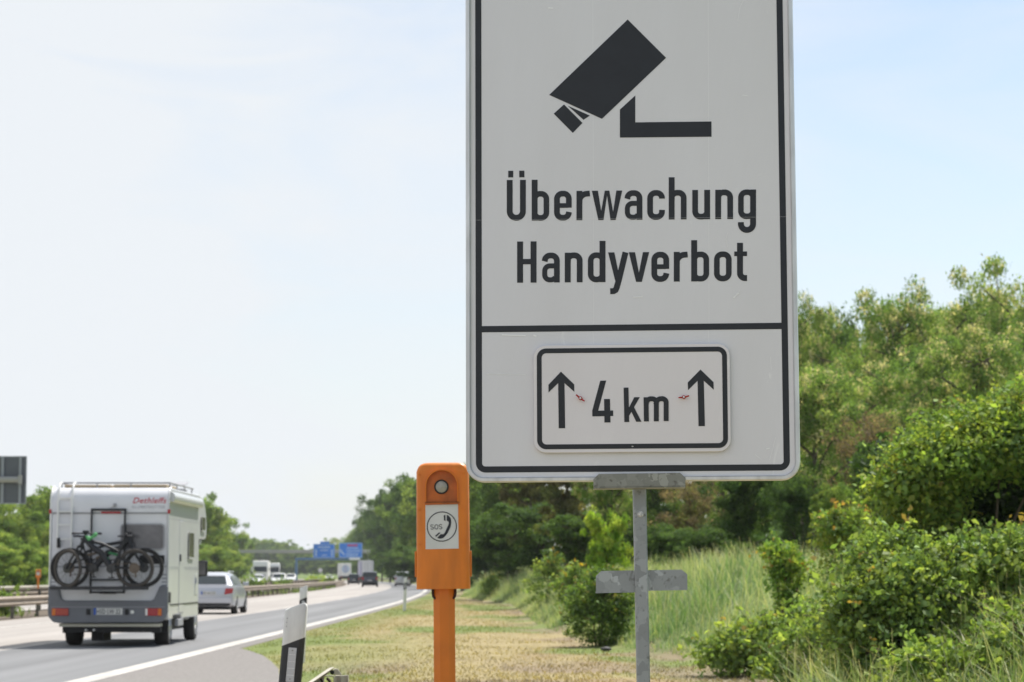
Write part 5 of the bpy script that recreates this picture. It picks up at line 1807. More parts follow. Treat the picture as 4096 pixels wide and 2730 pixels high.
def tree_data(seed, H, R, trunk, pal, nlimb=9, leaves=110, ls=0.17, clump=0.085, cream=None, flat=0.62, top=1.0, bare=0.0):
    rg = np.random.default_rng(seed)
    cl = []; limbs = []
    tops = H * 0.84
    wob = rg.normal(0, 0.02 * H, (2,))
    def trunk_at(z):
        f = z / H
        return np.array([wob[0] * math.sin(f * 3), wob[1] * math.sin(f * 2.4), z])
    limbs.append(([trunk_at(z) for z in np.linspace(-0.4, tops, 8)], 0.022 * H, 0.004 * H))
    az = rg.uniform(0, 6.28)
    for i in range(nlimb):
        f = trunk + (0.86 - trunk) * (i / (nlimb - 1)) ** 0.9
        z0 = f * H
        az += 2.399 + rg.normal(0, 0.3)
        prof = math.sin(PI * min(1, max(0.0, (f - trunk * 0.55) / (1.06 - trunk * 0.55)))) ** 0.65
        L = R * prof * rg.uniform(0.75, 1.2)
        up = rg.uniform(0.25, 0.75) + 0.35 * f
        d = np.array([math.cos(az), math.sin(az), up]); d /= np.linalg.norm(d[:2]) 
        p0 = trunk_at(z0); p1 = p0 + d * L * 0.55; p2 = p0 + d * L * np.array([1, 1, 0.85])
        p2[2] = min(p2[2], H * rg.uniform(0.9, 1.04))
        limbs.append(([p0, p1, p2], 0.009 * H, 0.002 * H))
        for k in range(int(6 + 5 * prof)):
            s = rg.uniform(0.35, 1.05)
            q = (p0 + (p1 - p0) * s / 0.55) if s < 0.55 else p1 + (p2 - p1) * (s - 0.55) / 0.45
            side = rg.normal(0, 0.20 * L + 0.03 * H, 3); side[2] = side[2] * 0.7 + 0.03 * H
            e = q + side
            cl.append((e, s))
            if rg.random() < 0.5:
                limbs.append(([q, e], 0.004 * H, 0.0015 * H))
    for k in range(14):
        cl.append((trunk_at(H * rg.uniform(0.62, 0.90 * top)) + rg.normal(0, 0.065 * H, 3) * np.array([1, 1, 0.4]), 1.0))
    Vs, Fs, Cs = [], [], []
    base = 0
    pal = np.array(pal)
    for e, s in cl:
        r = clump * H * rg.uniform(0.7, 1.35)
        n = int(leaves * rg.uniform(0.7, 1.3) * (1 - bare))
        g = rg.normal(size=(n, 3)); g /= np.linalg.norm(g, axis=1)[:, None]
        g *= (rg.uniform(0.15, 1, n) ** 0.55)[:, None] * r * (1 + 0.13 * rg.normal(size=(n, 1)))
        g[:, 2] *= flat
        P = e + g
        c0 = pal[rg.integers(len(pal))] * rg.lognormal(0, 0.16)
        col = c0[None] * rg.lognormal(0, 0.20, (n, 1)) * np.array([1, 1, 1])[None]
        if cream is not None:
            ctr = g[rg.integers(0, n, 5)]
            dm = np.min(np.linalg.norm(g[:, None, :] - ctr[None], axis=2), axis=1)
            mk = ((dm < 0.36 * r) & (rg.random(n) < 0.8)) if rg.random() < 0.85 else (dm < 0)
            col[mk] = np.array(cream[0]) * rg.lognormal(0, 0.14, (mk.sum(), 1))
        V, F = leaf_quads(rg, P, ls, 0.4)
        Vs.append(V); Fs.append(F + base); base += len(V); Cs.append(np.repeat(col, 4, 0))
    me = np_mesh('crown', np.concatenate(Vs), np.concatenate(Fs), ['leaf'], np.concatenate(Cs))
    mb = MB()
    for path, r0, r1 in limbs:
        mb.tube([tuple(p) for p in path], list(np.linspace(r0, r1, len(path))), 6)
    tm = mb.build('trunk', 'bark', None, smooth=True)
    td = tm.data; bpy.data.objects.remove(tm)
    return me, td, float(np.percentile(np.concatenate(Vs)[:, 2], 99.6))


G_ROB = [(0.175, 0.26, 0.075), (0.14, 0.225, 0.065), (0.205, 0.28, 0.09), (0.12, 0.20, 0.06)]
G_LITE = [(0.21, 0.285, 0.075), (0.17, 0.25, 0.065), (0.25, 0.31, 0.085), (0.14, 0.22, 0.06)]
CREAM = ((0.50, 0.47, 0.31), 0.30)
G_MID = [(0.15, 0.22, 0.058), (0.12, 0.19, 0.052), (0.18, 0.24, 0.065), (0.10, 0.165, 0.05)]
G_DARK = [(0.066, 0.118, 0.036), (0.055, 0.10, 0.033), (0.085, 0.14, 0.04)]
G_PINE = [(0.125, 0.125, 0.050), (0.10, 0.105, 0.046), (0.15, 0.135, 0.065), (0.11, 0.135, 0.05)]
G_YEL = [(0.25, 0.36, 0.05), (0.19, 0.31, 0.05), (0.30, 0.37, 0.07)]
G_DRY = [(0.21, 0.165, 0.115), (0.17, 0.135, 0.095), (0.16, 0.16, 0.07)]

PROTO = {
    'rob': [tree_data(11 + k, 12, 4.6, 0.22, G_ROB, 13, 400, 0.17, 0.080, CREAM, 0.6) for k in range(3)],
    'mid': [tree_data(31 + k, 12, 4.4, 0.16, G_MID, 12, 210, 0.30, 0.095, None, 0.7) for k in range(3)],
    'lite': [tree_data(41 + k, 12, 4.4, 0.14, G_LITE, 12, 210, 0.30, 0.095, None, 0.7) for k in range(2)],
    'dark': [tree_data(51 + k, 12, 4.0, 0.14, G_DARK, 12, 210, 0.30, 0.095, None, 0.7) for k in range(2)],
    'pine': [tree_data(71 + k, 12, 3.4, 0.25, G_PINE, 12, 200, 0.26, 0.078, None, 0.5) for k in range(2)],
    'dry': [tree_data(81, 12, 3.6, 0.1, G_DRY, 12, 110, 0.24, 0.09, None, 0.7)],
    'yel': [tree_data(91, 12, 4.8, 0.08, G_YEL, 12, 170, 0.42, 0.095, None, 0.75)],
}
cnt = {}
NAMES = dict(lite='broadleaf_tree', rob='robinia_tree', mid='broadleaf_tree', dark='broadleaf_tree', pine='pine_tree', dry='bare_tree', yel='young_tree')


def tree(kind, px, Y, top_py, label, group=None, wide=1.0, x=None):
    cnt[kind] = cnt.get(kind, -1) + 1
    me, td, topz = PROTO[kind][cnt[kind] % len(PROTO[kind])]
    x = xat(px, Y) if x is None else x
    z = gz(x, Y)
    h = zat(top_py, Y) - z
    t = thing(NAMES[kind], label, 'tree', (x, Y, z - 0.05), rnd.uniform(0, 6.28), group)
    s = h / topz
    t.scale = (s * wide, s * wide, s)
    link('trunk', td, t); link('crown', me, t)
    return t


# right side: the wooded bank
GR = 'robinias in bloom on the wooded bank right of the big sign'
tree('rob', 3790, 84, 1160, 'blooming robinia rising beside the gap of sky right of the sign', GR, 0.62)
tree('rob', 3960, 88, 1190, 'robinia rounding off the wood left of the tall one at the right edge', GR, 0.6)
tree('rob', 4215, 78, 1010, 'tall robinia cut off by the right edge of the photo', GR, 0.55)
tree('rob', 3215, 92, 1195, 'blooming robinia whose top shows immediately right of the sign frame', GR, 0.42)
tree('dark', 3350, 112, 1265, 'dark green tree rising behind the robinias, left of the gap of sky', None, 0.42)
tree('rob', 3270, 66, 1450, 'lower robinia beside the right edge of the sign at mid height', GR, 0.8)
tree('rob', 3640, 70, 1430, 'robinia with drooping cream blossom in front of the tallest robinia', GR, 0.95)
tree('rob', 3930, 66, 1330, 'robinia between the tallest robinia and the right edge of the photo', GR, 0.8)
tree('mid', 3530, 125, 1345, 'green tree closing the gap of sky between the robinias', None, 0.7)
tree('rob', 3600, 100, 1270, 'robinia sloping down to the gap of sky', GR, 0.42)
tree('lite', 3440, 104, 1400, 'light green tree under the gap of sky', None, 0.8)
tree('lite', 3870, 104, 1240, 'light green tree filling in behind the robinias at the right', None, 0.7)
tree('rob', 3700, 96, 1225, 'robinia with rounded crown right of the gap of sky', GR, 0.5)
tree('lite', 4060, 98, 1200, 'light green tree behind the robinia at the right edge', None, 0.7)
tree('lite', 3250, 104, 1290, 'light green tree behind the robinia next to the sign frame', None, 0.6)
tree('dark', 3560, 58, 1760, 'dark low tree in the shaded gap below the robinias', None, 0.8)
tree('dry', 3470, 62, 1650, 'brownish half bare tree in the shade below the robinias', None, 0.7)
tree('dry', 2760, 78, 1900, 'brownish bare thicket tree right of the sign post', None, 0.9)
tree('rob', 2445, 74, 1700, 'pale blooming robinia just left of the sign post under the sign', GR, 0.62)
tree('rob', 2900, 96, 1500, 'pale robinia foliage under the sign, well right of its post', GR, 0.8)
tree('pine', 2265, 92, 1700, 'dull brown-green pine under the left half of the sign', 'pines below the sign', 0.75)
tree('pine', 2130, 122, 1780, 'olive pine farther back between the orange telephone and the sign post', 'pines below the sign', 0.8)
tree('dark', 2990, 70, 1800, 'dark leafy tree behind the tall grass right of the sign post', None, 0.85)
tree('dark', 3180, 62, 1900, 'dark leafy tree under the lower right corner of the sign', None, 0.75)
tree('mid', 3330, 52, 1930, 'small green tree in front of the bare thicket right of the sign', None, 0.7)
tree('mid', 2620, 110, 1750, 'green tree behind the sign post', None, 0.8)
tree('dark', 2420, 130, 1650, 'dark tree behind the pale robinia under the sign', None, 0.8)
GB = 'dark broadleaf trees along the right of the road behind the orange telephone'
for px, Y, ty, lb, w in ((1985, 150, 1840, 'broadleaf tree right of the orange telephone head', 0.8), (1915, 190, 1862, 'broadleaf tree in the gap between the orange telephone and the sign', 0.7), (2060, 160, 1820, 'broadleaf tree between the orange telephone and the olive pine', 0.9),
                         (1800, 240, 1880, 'broadleaf tree directly behind the orange telephone', 0.8), (1745, 290, 1890, 'broadleaf tree behind the left side of the orange telephone', 0.8), (1690, 330, 1908, 'broadleaf tree just left of the orange telephone', 0.75),
                         (1640, 370, 1930, 'dark broadleaf tree above the grey off-road car', 0.75), (1600, 410, 1960, 'dark broadleaf tree left of the one above the off-road car', 0.7), (1560, 450, 1985, 'dark broadleaf tree right of the gantry leg', 0.7),
                         (1528, 500, 2005, 'dark tree whose crown overlaps the right gantry leg', 0.65), (1492, 560, 2025, 'tree at the left end of the dark row, right of the blue signs', 0.6), (1462, 620, 2065, 'lower tree sloping down behind the blue signs', 0.6), (1430, 690, 2120, 'lowest tree of the dark row just behind the right blue sign', 0.6)):
    tree(rnd.choice(['dark', 'dark', 'mid']), px, Y, ty, lb, GB, w)
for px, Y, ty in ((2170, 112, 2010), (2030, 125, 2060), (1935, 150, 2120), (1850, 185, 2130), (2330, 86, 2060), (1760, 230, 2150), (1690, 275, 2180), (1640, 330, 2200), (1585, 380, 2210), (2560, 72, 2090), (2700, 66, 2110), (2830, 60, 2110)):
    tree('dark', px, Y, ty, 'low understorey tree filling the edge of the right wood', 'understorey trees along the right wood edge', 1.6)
# left side beyond the oncoming carriageway
GL = 'green trees beyond the oncoming carriageway on the left'
LT = [(-60, 215, 1990, 'tree behind the dark sign board at the left edge'), (60, 195, 2030, 'tree with sky gaps below the dark sign board'), (150, 230, 1975, 'tree above the distant orange telephone'), (225, 210, 1955, 'tree just left of the motorhome'),
      (800, 350, 1985, 'tree rising behind the motorhome alcove'),
      (862, 385, 2065, 'tall tree directly right of the motorhome'), (900, 425, 2130, 'tree above the silver estate car'), (950, 600, 2130, 'tree behind the left leg of the grey gantry'), (988, 650, 2155, 'tree above the left part of the gantry beam')]
for px, Y, ty, lb in LT:
    tree(rnd.choice(['mid', 'lite', 'mid', 'lite']), px, Y, ty, lb, GL, 0.95 if Y < 400 else 0.7, x=min(xat(px, Y), off(Y) - 33.0))
for px, Y, ty in ((-30, 165, 2190), (50, 170, 2170), (120, 175, 2200), (190, 180, 2180), (260, 200, 2180), (860, 340, 2180), (880, 380, 2200), (910, 430, 2205), (945, 480, 2225), (965, 520, 2230), (820, 300, 2190), (10, 190, 2120), (105, 205, 2110), (200, 200, 2090)):
    tree('lite', px, Y, ty, 'low bushy tree in front of the left row of trees', 'low trees along the left wood edge', 1.5, x=min(xat(px, Y), off(Y) - 34.0))
GF = 'far trees closing the view at the end of the road'
def far_y(px, r):
    """distance at which the line r metres right of the road axis is seen in column px"""
    m = (px - 2048) / FOC
    b = 160 - m * 8460
    cc = 6400 - r * 8460
    return (b + math.sqrt(max(0, b * b - 4 * cc))) / 2


for px, r, ty in ((1012, 9, 2160), (1045, 9, 2158), (1085, 10, 2172), (1128, 9, 2163), (1165, 9, 2190), (1195, 9, 2197), (1228, 9, 2205), (1262, 9, 2198), (1295, 9, 2192), (1330, 9, 2192), (1366, 9, 2186), (1400, 9, 2165), (1432, 9, 2150),
                  (1028, 22, 2160), (1066, 22, 2164), (1106, 22, 2168), (1148, 22, 2188), (1180, 22, 2194), (1212, 22, 2203), (1246, 22, 2203), (1280, 22, 2195), (1314, 22, 2192), (1350, 22, 2188), (1384, 22, 2176), (1416, 22, 2158), (975, 22, 2158), (940, 22, 2150)):
    tree(rnd.choice(['mid', 'dark', 'mid']), px, far_y(px, r), ty, 'far green tree in the closed row where the road curves away', GF, 1.1)
for px in range(960, 1450, 26):
    tree(rnd.choice(['mid', 'mid', 'dark']), px, far_y(px, 5), 2248 + rnd.randint(-10, 14), 'low far bush at the outer edge of the curve', 'low far bushes along the outside of the curve', 1.7)
tree('rob', 1345, far_y(1345, 7), 2152, 'pale yellowish tree peeping between the two blue sign panels', None, 0.8)

# distant woodland mass filling in behind the individual trees
rg = np.random.default_rng(5)
P = []; Cn = []
for k in range(2600):
    Y = rg.uniform(880, 1250)
    x = off(Y) + rg.uniform(20, 240)
    P.append((x, Y, rg.uniform(0, 1) ** 0.8 * 6.5 + 1.0)); Cn.append(np.array(G_MID[rg.integers(4)]) * rg.lognormal(0, 0.2))
for k in range(2200):          # behind the right bank and the left rows
    Y = rg.uniform(130, 420)
    if k % 2:
        x = off(Y) + max(8.0, 22 - 0.03 * Y) + rg.uniform(6, 45); hmax = 8
        if Y < 240: x = toe(Y) + rg.uniform(16, 50)
    else:
        x = off(Y) - rg.uniform(52, 85); hmax = 8
    P.append((x, Y, gz(x, Y) + rg.uniform(0, 1) * hmax)); Cn.append(np.array(G_DARK[rg.integers(3)]) * rg.lognormal(0, 0.2))
P = np.array(P); Cn = np.array(Cn)
V_, F_, C_ = [], [], []; base_ = 0
for sub in range(14):
    g = rg.normal(size=P.shape) * np.array([2.4, 2.4, 1.7]) * np.where(P[:, 1:2] > 800, 1.7, 0.8)
    big = P[:, 1] > 800
    v, f = leaf_quads(rg, P + g, 1.0, 0.3)
    sc = np.repeat(np.where(big, 2.4, 0.85), 4)[:, None]
    ctr = np.repeat(P + g, 4, 0)
    v = ctr + (v - ctr) * sc
    V_.append(v); F_.append(f + base_); base_ += len(v); C_.append(np.repeat(Cn * rg.lognormal(0, 0.15, (len(P), 1)), 4, 0))
w = link('distant_woodland', np_mesh('distant_woodland', np.concatenate(V_), np.concatenate(F_), ['leaf'], np.concatenate(C_)))
w['kind'] = 'stuff'


# ------------------------------------------------------------------ shrubs
def shrub(name, label, loc, blobs, n, ls, pal, seed, cat='shrub', group=None, sprigs=20, tip=None, lm='leaf_near', clump=0.16, inner=0.55, stems=6, up=0.4):
    """blobs: (cx,cy,cz,rx,ry,rz,weight) in local metres"""
    rg = np.random.default_rng(seed)
    t = thing(name, label, cat, loc, 0, group)
    pal = np.array(pal)
    wsum = sum(b[6] for b in blobs)
    P = []; col = []
    for cx, cy, cz, rx, ry, rz, w in blobs:
        k = max(3, int(n * w / wsum / 36))
        g = rg.normal(size=(k, 3)); g /= np.linalg.norm(g, axis=1)[:, None]
        g *= (inner + (1.06 - inner) * rg.uniform(0, 1, k) ** 0.7)[:, None]
        cc = np.array([cx, cy, cz]) + g * np.array([rx, ry, rz])
        for c in cc:
            m = 36
            q = c + np.clip(rg.normal(size=(m, 3)), -1.7, 1.7) * clump * np.array([1, 1, 0.55]) * rg.uniform(0.5, 1.2)
            P.append(q)
            c0 = pal[rg.integers(len(pal))] * rg.lognormal(0, 0.18)
            col.append(c0[None] * rg.lognormal(0, 0.22, (m, 1)))
    mb = MB()
    for k in range(sprigs):
        cx, cy, cz, rx, ry, rz, w = blobs[rg.integers(len(blobs))]
        d = rg.normal(size=3); d[2] = abs(d[2]) * 1.1 + 0.2; d[1] -= 0.2; d /= np.linalg.norm(d)
        p0 = np.array([cx, cy, cz]) + d * np.array([rx, ry, rz]) * 0.8
        L = 0.35 * max(rx, rz) * rg.uniform(0.5, 1.4) + 2.2 * ls
        bend = np.array([rg.normal(0, 0.3), rg.normal(0, 0.3), -0.25])
        m = int(10 + 5 * rg.random())
        s = np.linspace(0.2, 1, m)[:, None]
        q = p0 + d * L * s + bend * L * s ** 2 * 0.5 + rg.normal(size=(m, 3)) * ls * 0.35
        P.append(q)
        cc = np.array(pal[rg.integers(len(pal))]) * 1.25
        ca = np.repeat(cc[None], m, 0) * rg.lognormal(0, 0.15, (m, 1))
        if tip is not None and rg.random() < tip[1]:
            ca[-4:] = np.array(tip[0]) * rg.lognormal(0, 0.2, (4, 1))
        col.append(ca)
        mb.tube([(cx, cy, cz), tuple(p0), tuple(p0 + d * L * 0.5 + bend * L * 0.125), tuple(p0 + d * L + bend * L * 0.5)], [0.008, 0.006, 0.004, 0.003], 5)
    for cx, cy, cz, rx, ry, rz, w in blobs:
        e = (cx, cy, cz)
        b = (rg.normal(0, 0.015), rg.normal(0, 0.015), -0.15)
        mb.tube([b, tuple((np.array(b) + np.array(e)) / 2 + rg.normal(0, 0.06, 3)), e], [0.022, 0.015, 0.006], 6)
    P = np.concatenate(P); col = np.concatenate(col)
    V, F = leaf_quads(rg, P, ls, up, fold=0.12, aspect=0.62)
    link('foliage', np_mesh('foliage', V, F, [lm], np.repeat(col, 4, 0)), t)
    mb.build('stems', 'twig', t, smooth=True)
    return t


def base_at(px, Y): 
    x = xat(px, Y); return (x, Y, gz(x, Y))


OR = ((0.34, 0.25, 0.06), 0.14)
B_G = [(0.165, 0.26, 0.055), (0.215, 0.31, 0.06), (0.115, 0.195, 0.045), (0.28, 0.345, 0.07)]
B_L = [(0.20, 0.285, 0.065), (0.155, 0.24, 0.06), (0.26, 0.335, 0.08), (0.115, 0.19, 0.05)]
# big vine-covered bush at the right edge
x0, y0, z0 = base_at(3985, 26)
k = 26 / FOC
Lz = lambda py: zat(py, 26) - z0
shrub('climber_bush', 'large leafy bush overhung with climbers at the right edge, dark hollow beneath its canopy', (x0, y0, z0),
      [(0.15, 0.3, Lz(1755), 0.75, 0.9, 0.38, 1.5), (-0.55, 0.2, Lz(1840), 0.45, 0.8, 0.32, 1.0), (0.85, 0.4, Lz(1650), 0.75, 0.9, 0.42, 1.2), (-0.85, 0.2, Lz(1960), 0.36, 0.6, 0.22, 0.4), (-0.72, 0.5, Lz(2090), 0.36, 0.5, 0.40, 0.6), (-0.5, 0.6, Lz(2220), 0.5, 0.5, 0.35, 0.5), (1.35, 1.2, Lz(2000), 0.4, 0.5, 0.8, 0.6), (1.55, 0.6, Lz(1950), 0.35, 0.5, 0.5, 0.5)],
      62000, 0.060, B_G, 3, sprigs=240, tip=(((0.30, 0.26, 0.04)), 0.35), clump=0.17)
shrub('hollow_shade_bush', 'ivy-like leaf mass, shade put into its dark colour, in the hollow under the canopy of the climber bush', (x0, y0 + 1.5, z0),
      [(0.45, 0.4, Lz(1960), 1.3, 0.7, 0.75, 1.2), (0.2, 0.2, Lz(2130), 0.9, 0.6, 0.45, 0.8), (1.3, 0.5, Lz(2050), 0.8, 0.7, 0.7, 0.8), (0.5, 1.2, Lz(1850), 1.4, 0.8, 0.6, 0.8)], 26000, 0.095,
      [(0.030, 0.062, 0.018), (0.024, 0.05, 0.016), (0.045, 0.085, 0.02)], 19, sprigs=14, clump=0.16)  # dense mass added, leaf colour darkened to make the hollow look shaded
# bramble mass below it
x1, y1, z1 = base_at(3700, 21.5)
L1 = lambda py, px=3700: zat(py, 21.5) - z1
shrub('bramble_bush', 'broad bright bramble thicket at the lower right in front of the climber bush', (x1, y1, z1),
      [(0.0, 0.3, L1(2370), 0.55, 0.6, 0.38, 1.2), (-0.45, 0.3, L1(2430), 0.42, 0.5, 0.34, 0.9), (0.5, 0.5, L1(2290), 0.5, 0.5, 0.30, 1.0), (0.85, 0.6, L1(2230), 0.4, 0.5, 0.25, 0.7), (-0.25, 0.1, L1(2540), 0.6, 0.4, 0.26, 0.8), (0.35, 0.2, L1(2480), 0.5, 0.4, 0.25, 0.7), (-0.15, 0.7, L1(2240), 0.4, 0.4, 0.22, 0.6), (-0.2, -0.1, L1(2640), 0.65, 0.35, 0.20, 0.7), (0.5, -0.1, L1(2600), 0.5, 0.35, 0.25, 0.6)],
      36000, 0.056, B_L, 5, sprigs=110, tip=OR, clump=0.12)
shrub('bramble_bush', 'low bramble patch in the lower right corner among green grass', base_at(3960, 18.5),
      [(0.0, 0.2, 0.15, 0.5, 0.4, 0.22, 1), (0.3, 0.3, 0.45, 0.3, 0.3, 0.25, 0.6), (-0.4, 0.3, 0.2, 0.35, 0.3, 0.2, 0.5)], 5200, 0.055, B_L, 6, sprigs=16, clump=0.10)
x2, y2, z2 = base_at(3120, 31)
shrub('bramble_bush', 'pale green bramble patch in the tall grass right of the sign post', (x2, y2, z2),
      [(0.0, 0.2, 0.28, 0.75, 0.6, 0.35, 1), (0.55, 0.3, 0.50, 0.45, 0.5, 0.35, 0.8), (-0.55, 0.1, 0.2, 0.5, 0.5, 0.3, 0.6)], 9000, 0.072, B_L, 8, sprigs=36, tip=OR, clump=0.15)
shrub('bramble_bush', 'leafy low thicket at the foot of the bank, left of the broad bramble thicket', base_at(3330, 27),
      [(0.0, 0.2, 0.30, 0.5, 0.5, 0.33, 1), (-0.2, 0.2, 0.12, 0.6, 0.5, 0.25, 0.7)], 7000, 0.066, B_L, 9, sprigs=24, clump=0.13)
# slender shrubs with orange tips
x3, y3, z3_ = base_at(3150, 35)
shrub('slender_shrub', 'slender upright shrub with orange-tinted tips standing in the tall grass', (x3, y3, z3_),
      [(0.0, 0, 0.35, 0.15, 0.15, 0.35, 0.8), (-0.02, 0, 0.75, 0.18, 0.18, 0.30, 1), (-0.05, 0, 1.12, 0.24, 0.22, 0.26, 1), (0.20, 0, 0.95, 0.16, 0.2, 0.16, 0.3), (-0.22, 0, 1.22, 0.12, 0.12, 0.10, 0.2)], 4200, 0.058, [(0.17, 0.28, 0.05), (0.13, 0.23, 0.045), (0.24, 0.32, 0.06)], 12, sprigs=26, tip=((0.38, 0.26, 0.05), 0.7), clump=0.09)
x3, y3, z3_ = base_at(3385, 37)
shrub('slender_shrub', 'reddish tipped shrub between the slender shrub and the climber bush', (x3, y3, z3_),
      [(0.0, 0, 0.45, 0.4, 0.4, 0.4, 1), (0.1, 0, 0.9, 0.38, 0.3, 0.35, 1), (-0.2, 0, 0.95, 0.25, 0.3, 0.3, 0.6)], 4500, 0.062, [(0.17, 0.25, 0.05), (0.14, 0.23, 0.05), (0.25, 0.29, 0.06)], 13, sprigs=30, tip=((0.36, 0.22, 0.06), 0.55), clump=0.11)
# round bush left of the post
x4, y4, z4 = base_at(2395, 44)
shrub('round_bush', 'dense round dark green bush just left of the sign post', (x4, y4, z4),
      [(0.0, 0, 0.45, 0.60, 0.55, 0.42, 1.4), (-0.15, 0, 0.85, 0.42, 0.4, 0.32, 0.8), (0.28, 0, 0.80, 0.42, 0.4, 0.36, 0.8), (0.1, 0, 1.15, 0.28, 0.3, 0.22, 0.5)], 12000, 0.052, [(0.09, 0.155, 0.032), (0.11, 0.185, 0.035), (0.16, 0.24, 0.045), (0.07, 0.13, 0.03)], 15, sprigs=50, tip=((0.22, 0.20, 0.03), 0.6), clump=0.12)
tree('yel', 2425, 57, 2040, 'bright yellow-green young tree between the pale robinia and the round bush', None, 0.62)
for px, Y, hgt, sd, lb in ((2190, 74, 1.55, 21, 'yellow-tipped shrub in tall grass left of the round bush'), (2290, 62, 1.1, 22, 'pale grassy shrub directly left of the round bush'), (1960, 118, 1.0, 23, 'small shrub on the grassy bank right of the orange telephone')):
    shrub('field_shrub', lb, base_at(px, Y), [(0, 0, hgt * 0.45, hgt * 0.42, hgt * 0.4, hgt * 0.42, 1), (0.1, 0, hgt * 0.8, hgt * 0.22, hgt * 0.2, hgt * 0.22, 0.5)], 3600, 0.07, B_L, sd, sprigs=24, tip=((0.30, 0.22, 0.03), 0.6), clump=0.13)
# median shrubs
for px, Y, hh, wd, sd, lb in ((1012, 165, 1.25, 0.9, 31, 'dark green bush on the median right of the silver estate car'), (1085, 205, 0.95, 0.8, 32, 'low bush on the median under the white oncoming cars'), (1130, 215, 1.0, 0.75, 33, 'leafy bush overhanging the middle of the median guardrail'), (1318, 292, 1.15, 0.55, 34, 'bush at the visible end of the median guardrail'), (1265, 300, 1.3, 1.3, 35, 'yellow-green bushes on the median near the guardrail end'), (30, 80, 0.95, 0.6, 36, 'bush above the median guardrail at the left edge of the photo')):
    x = xat(px, Y)
    x = min(x, off(Y) - 16.9) if px < 1300 else x
    shrub('median_shrub', lb, (x, Y, 0), [(0, 0, hh * 0.5, wd, wd, hh * 0.5, 1), (wd * 0.4, 0, hh * 0.35, wd * 0.7, wd * 0.6, hh * 0.4, 0.5)], 1500, 0.13, G_MID if sd != 35 else G_YEL, sd, sprigs=14, clump=0.2, lm='leaf')


# ------------------------------------------------------------------ grasses
def blades(name, pts, hts, wid, cols, tipcol, tipf, seed, bendk=0.35):
    rg = np.random.default_rng(seed)
    n = len(pts); P = np.array(pts); h = np.array(hts)[:, None]
    az = rg.uniform(0, 2 * PI, n); d = np.stack([np.cos(az), np.sin(az), np.zeros(n)], 1)
    sd = np.stack([-np.sin(az), np.cos(az), np.zeros(n)], 1)
    lean = rg.normal(0, bendk, (n, 1)); up = np.array([[0, 0, 1.0]])
    w = wid * rg.uniform(0.6, 1.4, (n, 1))
    p0 = P; p1 = P + up * h * 0.55 + d * lean * h * 0.22; p2 = P + up * h * 0.98 + d * lean * h * 0.75
    V = np.stack([p0 - sd * w, p0 + sd * w, p1 + sd * w * 0.8, p1 - sd * w * 0.8, p2 + sd * w * 0.15, p2 - sd * w * 0.15], 1).reshape(-1, 3)
    b = (np.arange(n) * 6)[:, None]
    F = np.concatenate([b + np.array([[0, 1, 2, 3]]), b + np.array([[3, 2, 4, 5]])], 0)
    c = np.array(cols)
    tc = np.where(rg.random((n, 1)) < tipf, np.array(tipcol)[None] * rg.lognormal(0, 0.15, (n, 1)), c)
    CO = np.stack([c * 0.9, c * 0.9, c, c, tc, tc], 1).reshape(-1, 3)
    o = link(name, np_mesh(name, V, F, ['grass_blade'], CO))
    o['kind'] = 'stuff'
    return o


rg = np.random.default_rng(77)
TG = [np.array(c) for c in ((0.19, 0.275, 0.11), (0.24, 0.305, 0.14), (0.155, 0.24, 0.09), (0.32, 0.35, 0.19))]
pts, hts, cols = [], [], []
N = 0
while len(pts) < 62000:
    Y = 17 + 125 * rg.random() ** 1.5
    s = rg.uniform(0.0, 1) ** 1.2 * (9 if Y < 70 else 7)
    x = toe(Y) + 0.1 + s
    if x * FOC / Y > 2300: continue
    if vnoise(x, Y, 0.8, 6) < 0.28: continue
    edge = min(1.0, 0.25 + s / 1.2)
    pts.append((x, Y, gz(x, Y) - 0.03)); hts.append(rg.uniform(0.25, 0.65) * edge * (0.75 if Y < 26 else 1.0) * (0.40 + 1.0 * vnoise(x, Y, 1.1, 21)))
    n_ = vnoise(x, Y, 0.6, 8)
    cols.append(TG[rg.integers(4)] * rg.lognormal(0, 0.15) * (1.2 if n_ > 0.6 else 1.0) + (np.array((0.06, 0.045, 0.03)) if n_ > 0.6 else (np.array((-0.05, -0.03, -0.02)) if n_ < 0.35 else 0)))
blades('tall_grass', pts, hts, 0.007, cols, (0.52, 0.50, 0.33), 0.5, 3, 0.75)
# green lush grass near the lower right corner
pts, hts, cols = [], [], []
for k in range(11000):
    Y = rg.uniform(15.5, 24); x = toe(Y) + rg.uniform(-0.25, 2.3)
    if vnoise(x, Y, 1.7, 31) < 0.36: continue
    pts.append((x, Y, gz(x, Y) - 0.03)); hts.append(rg.uniform(0.15, 0.5) * (0.5 + 0.8 * vnoise(x, Y, 2.3, 33))); cols.append(np.array((0.14, 0.225, 0.08) if rg.random() < 0.7 else (0.22, 0.26, 0.11)) * rg.lognormal(0, 0.25))
blades('lush_grass', pts, hts, 0.0055, cols, (0.42, 0.42, 0.22), 0.4, 4, 0.95)
# long wild stems growing through the brambles
pts, hts, cols = [], [], []
for k in range(5200):
    Y = rg.uniform(17.5, 30); x = toe(Y) + rg.uniform(-0.15, 3.0)
    if vnoise(x, Y, 1.5, 51) < 0.40: continue
    pts.append((x, Y, gz(x, Y) - 0.03)); hts.append(rg.uniform(0.22, 0.72)); cols.append(np.array((0.19, 0.26, 0.10)) * rg.lognormal(0, 0.25))
blades('wild_grass', pts, hts, 0.0055, cols, (0.52, 0.49, 0.32), 0.6, 8, 0.75)
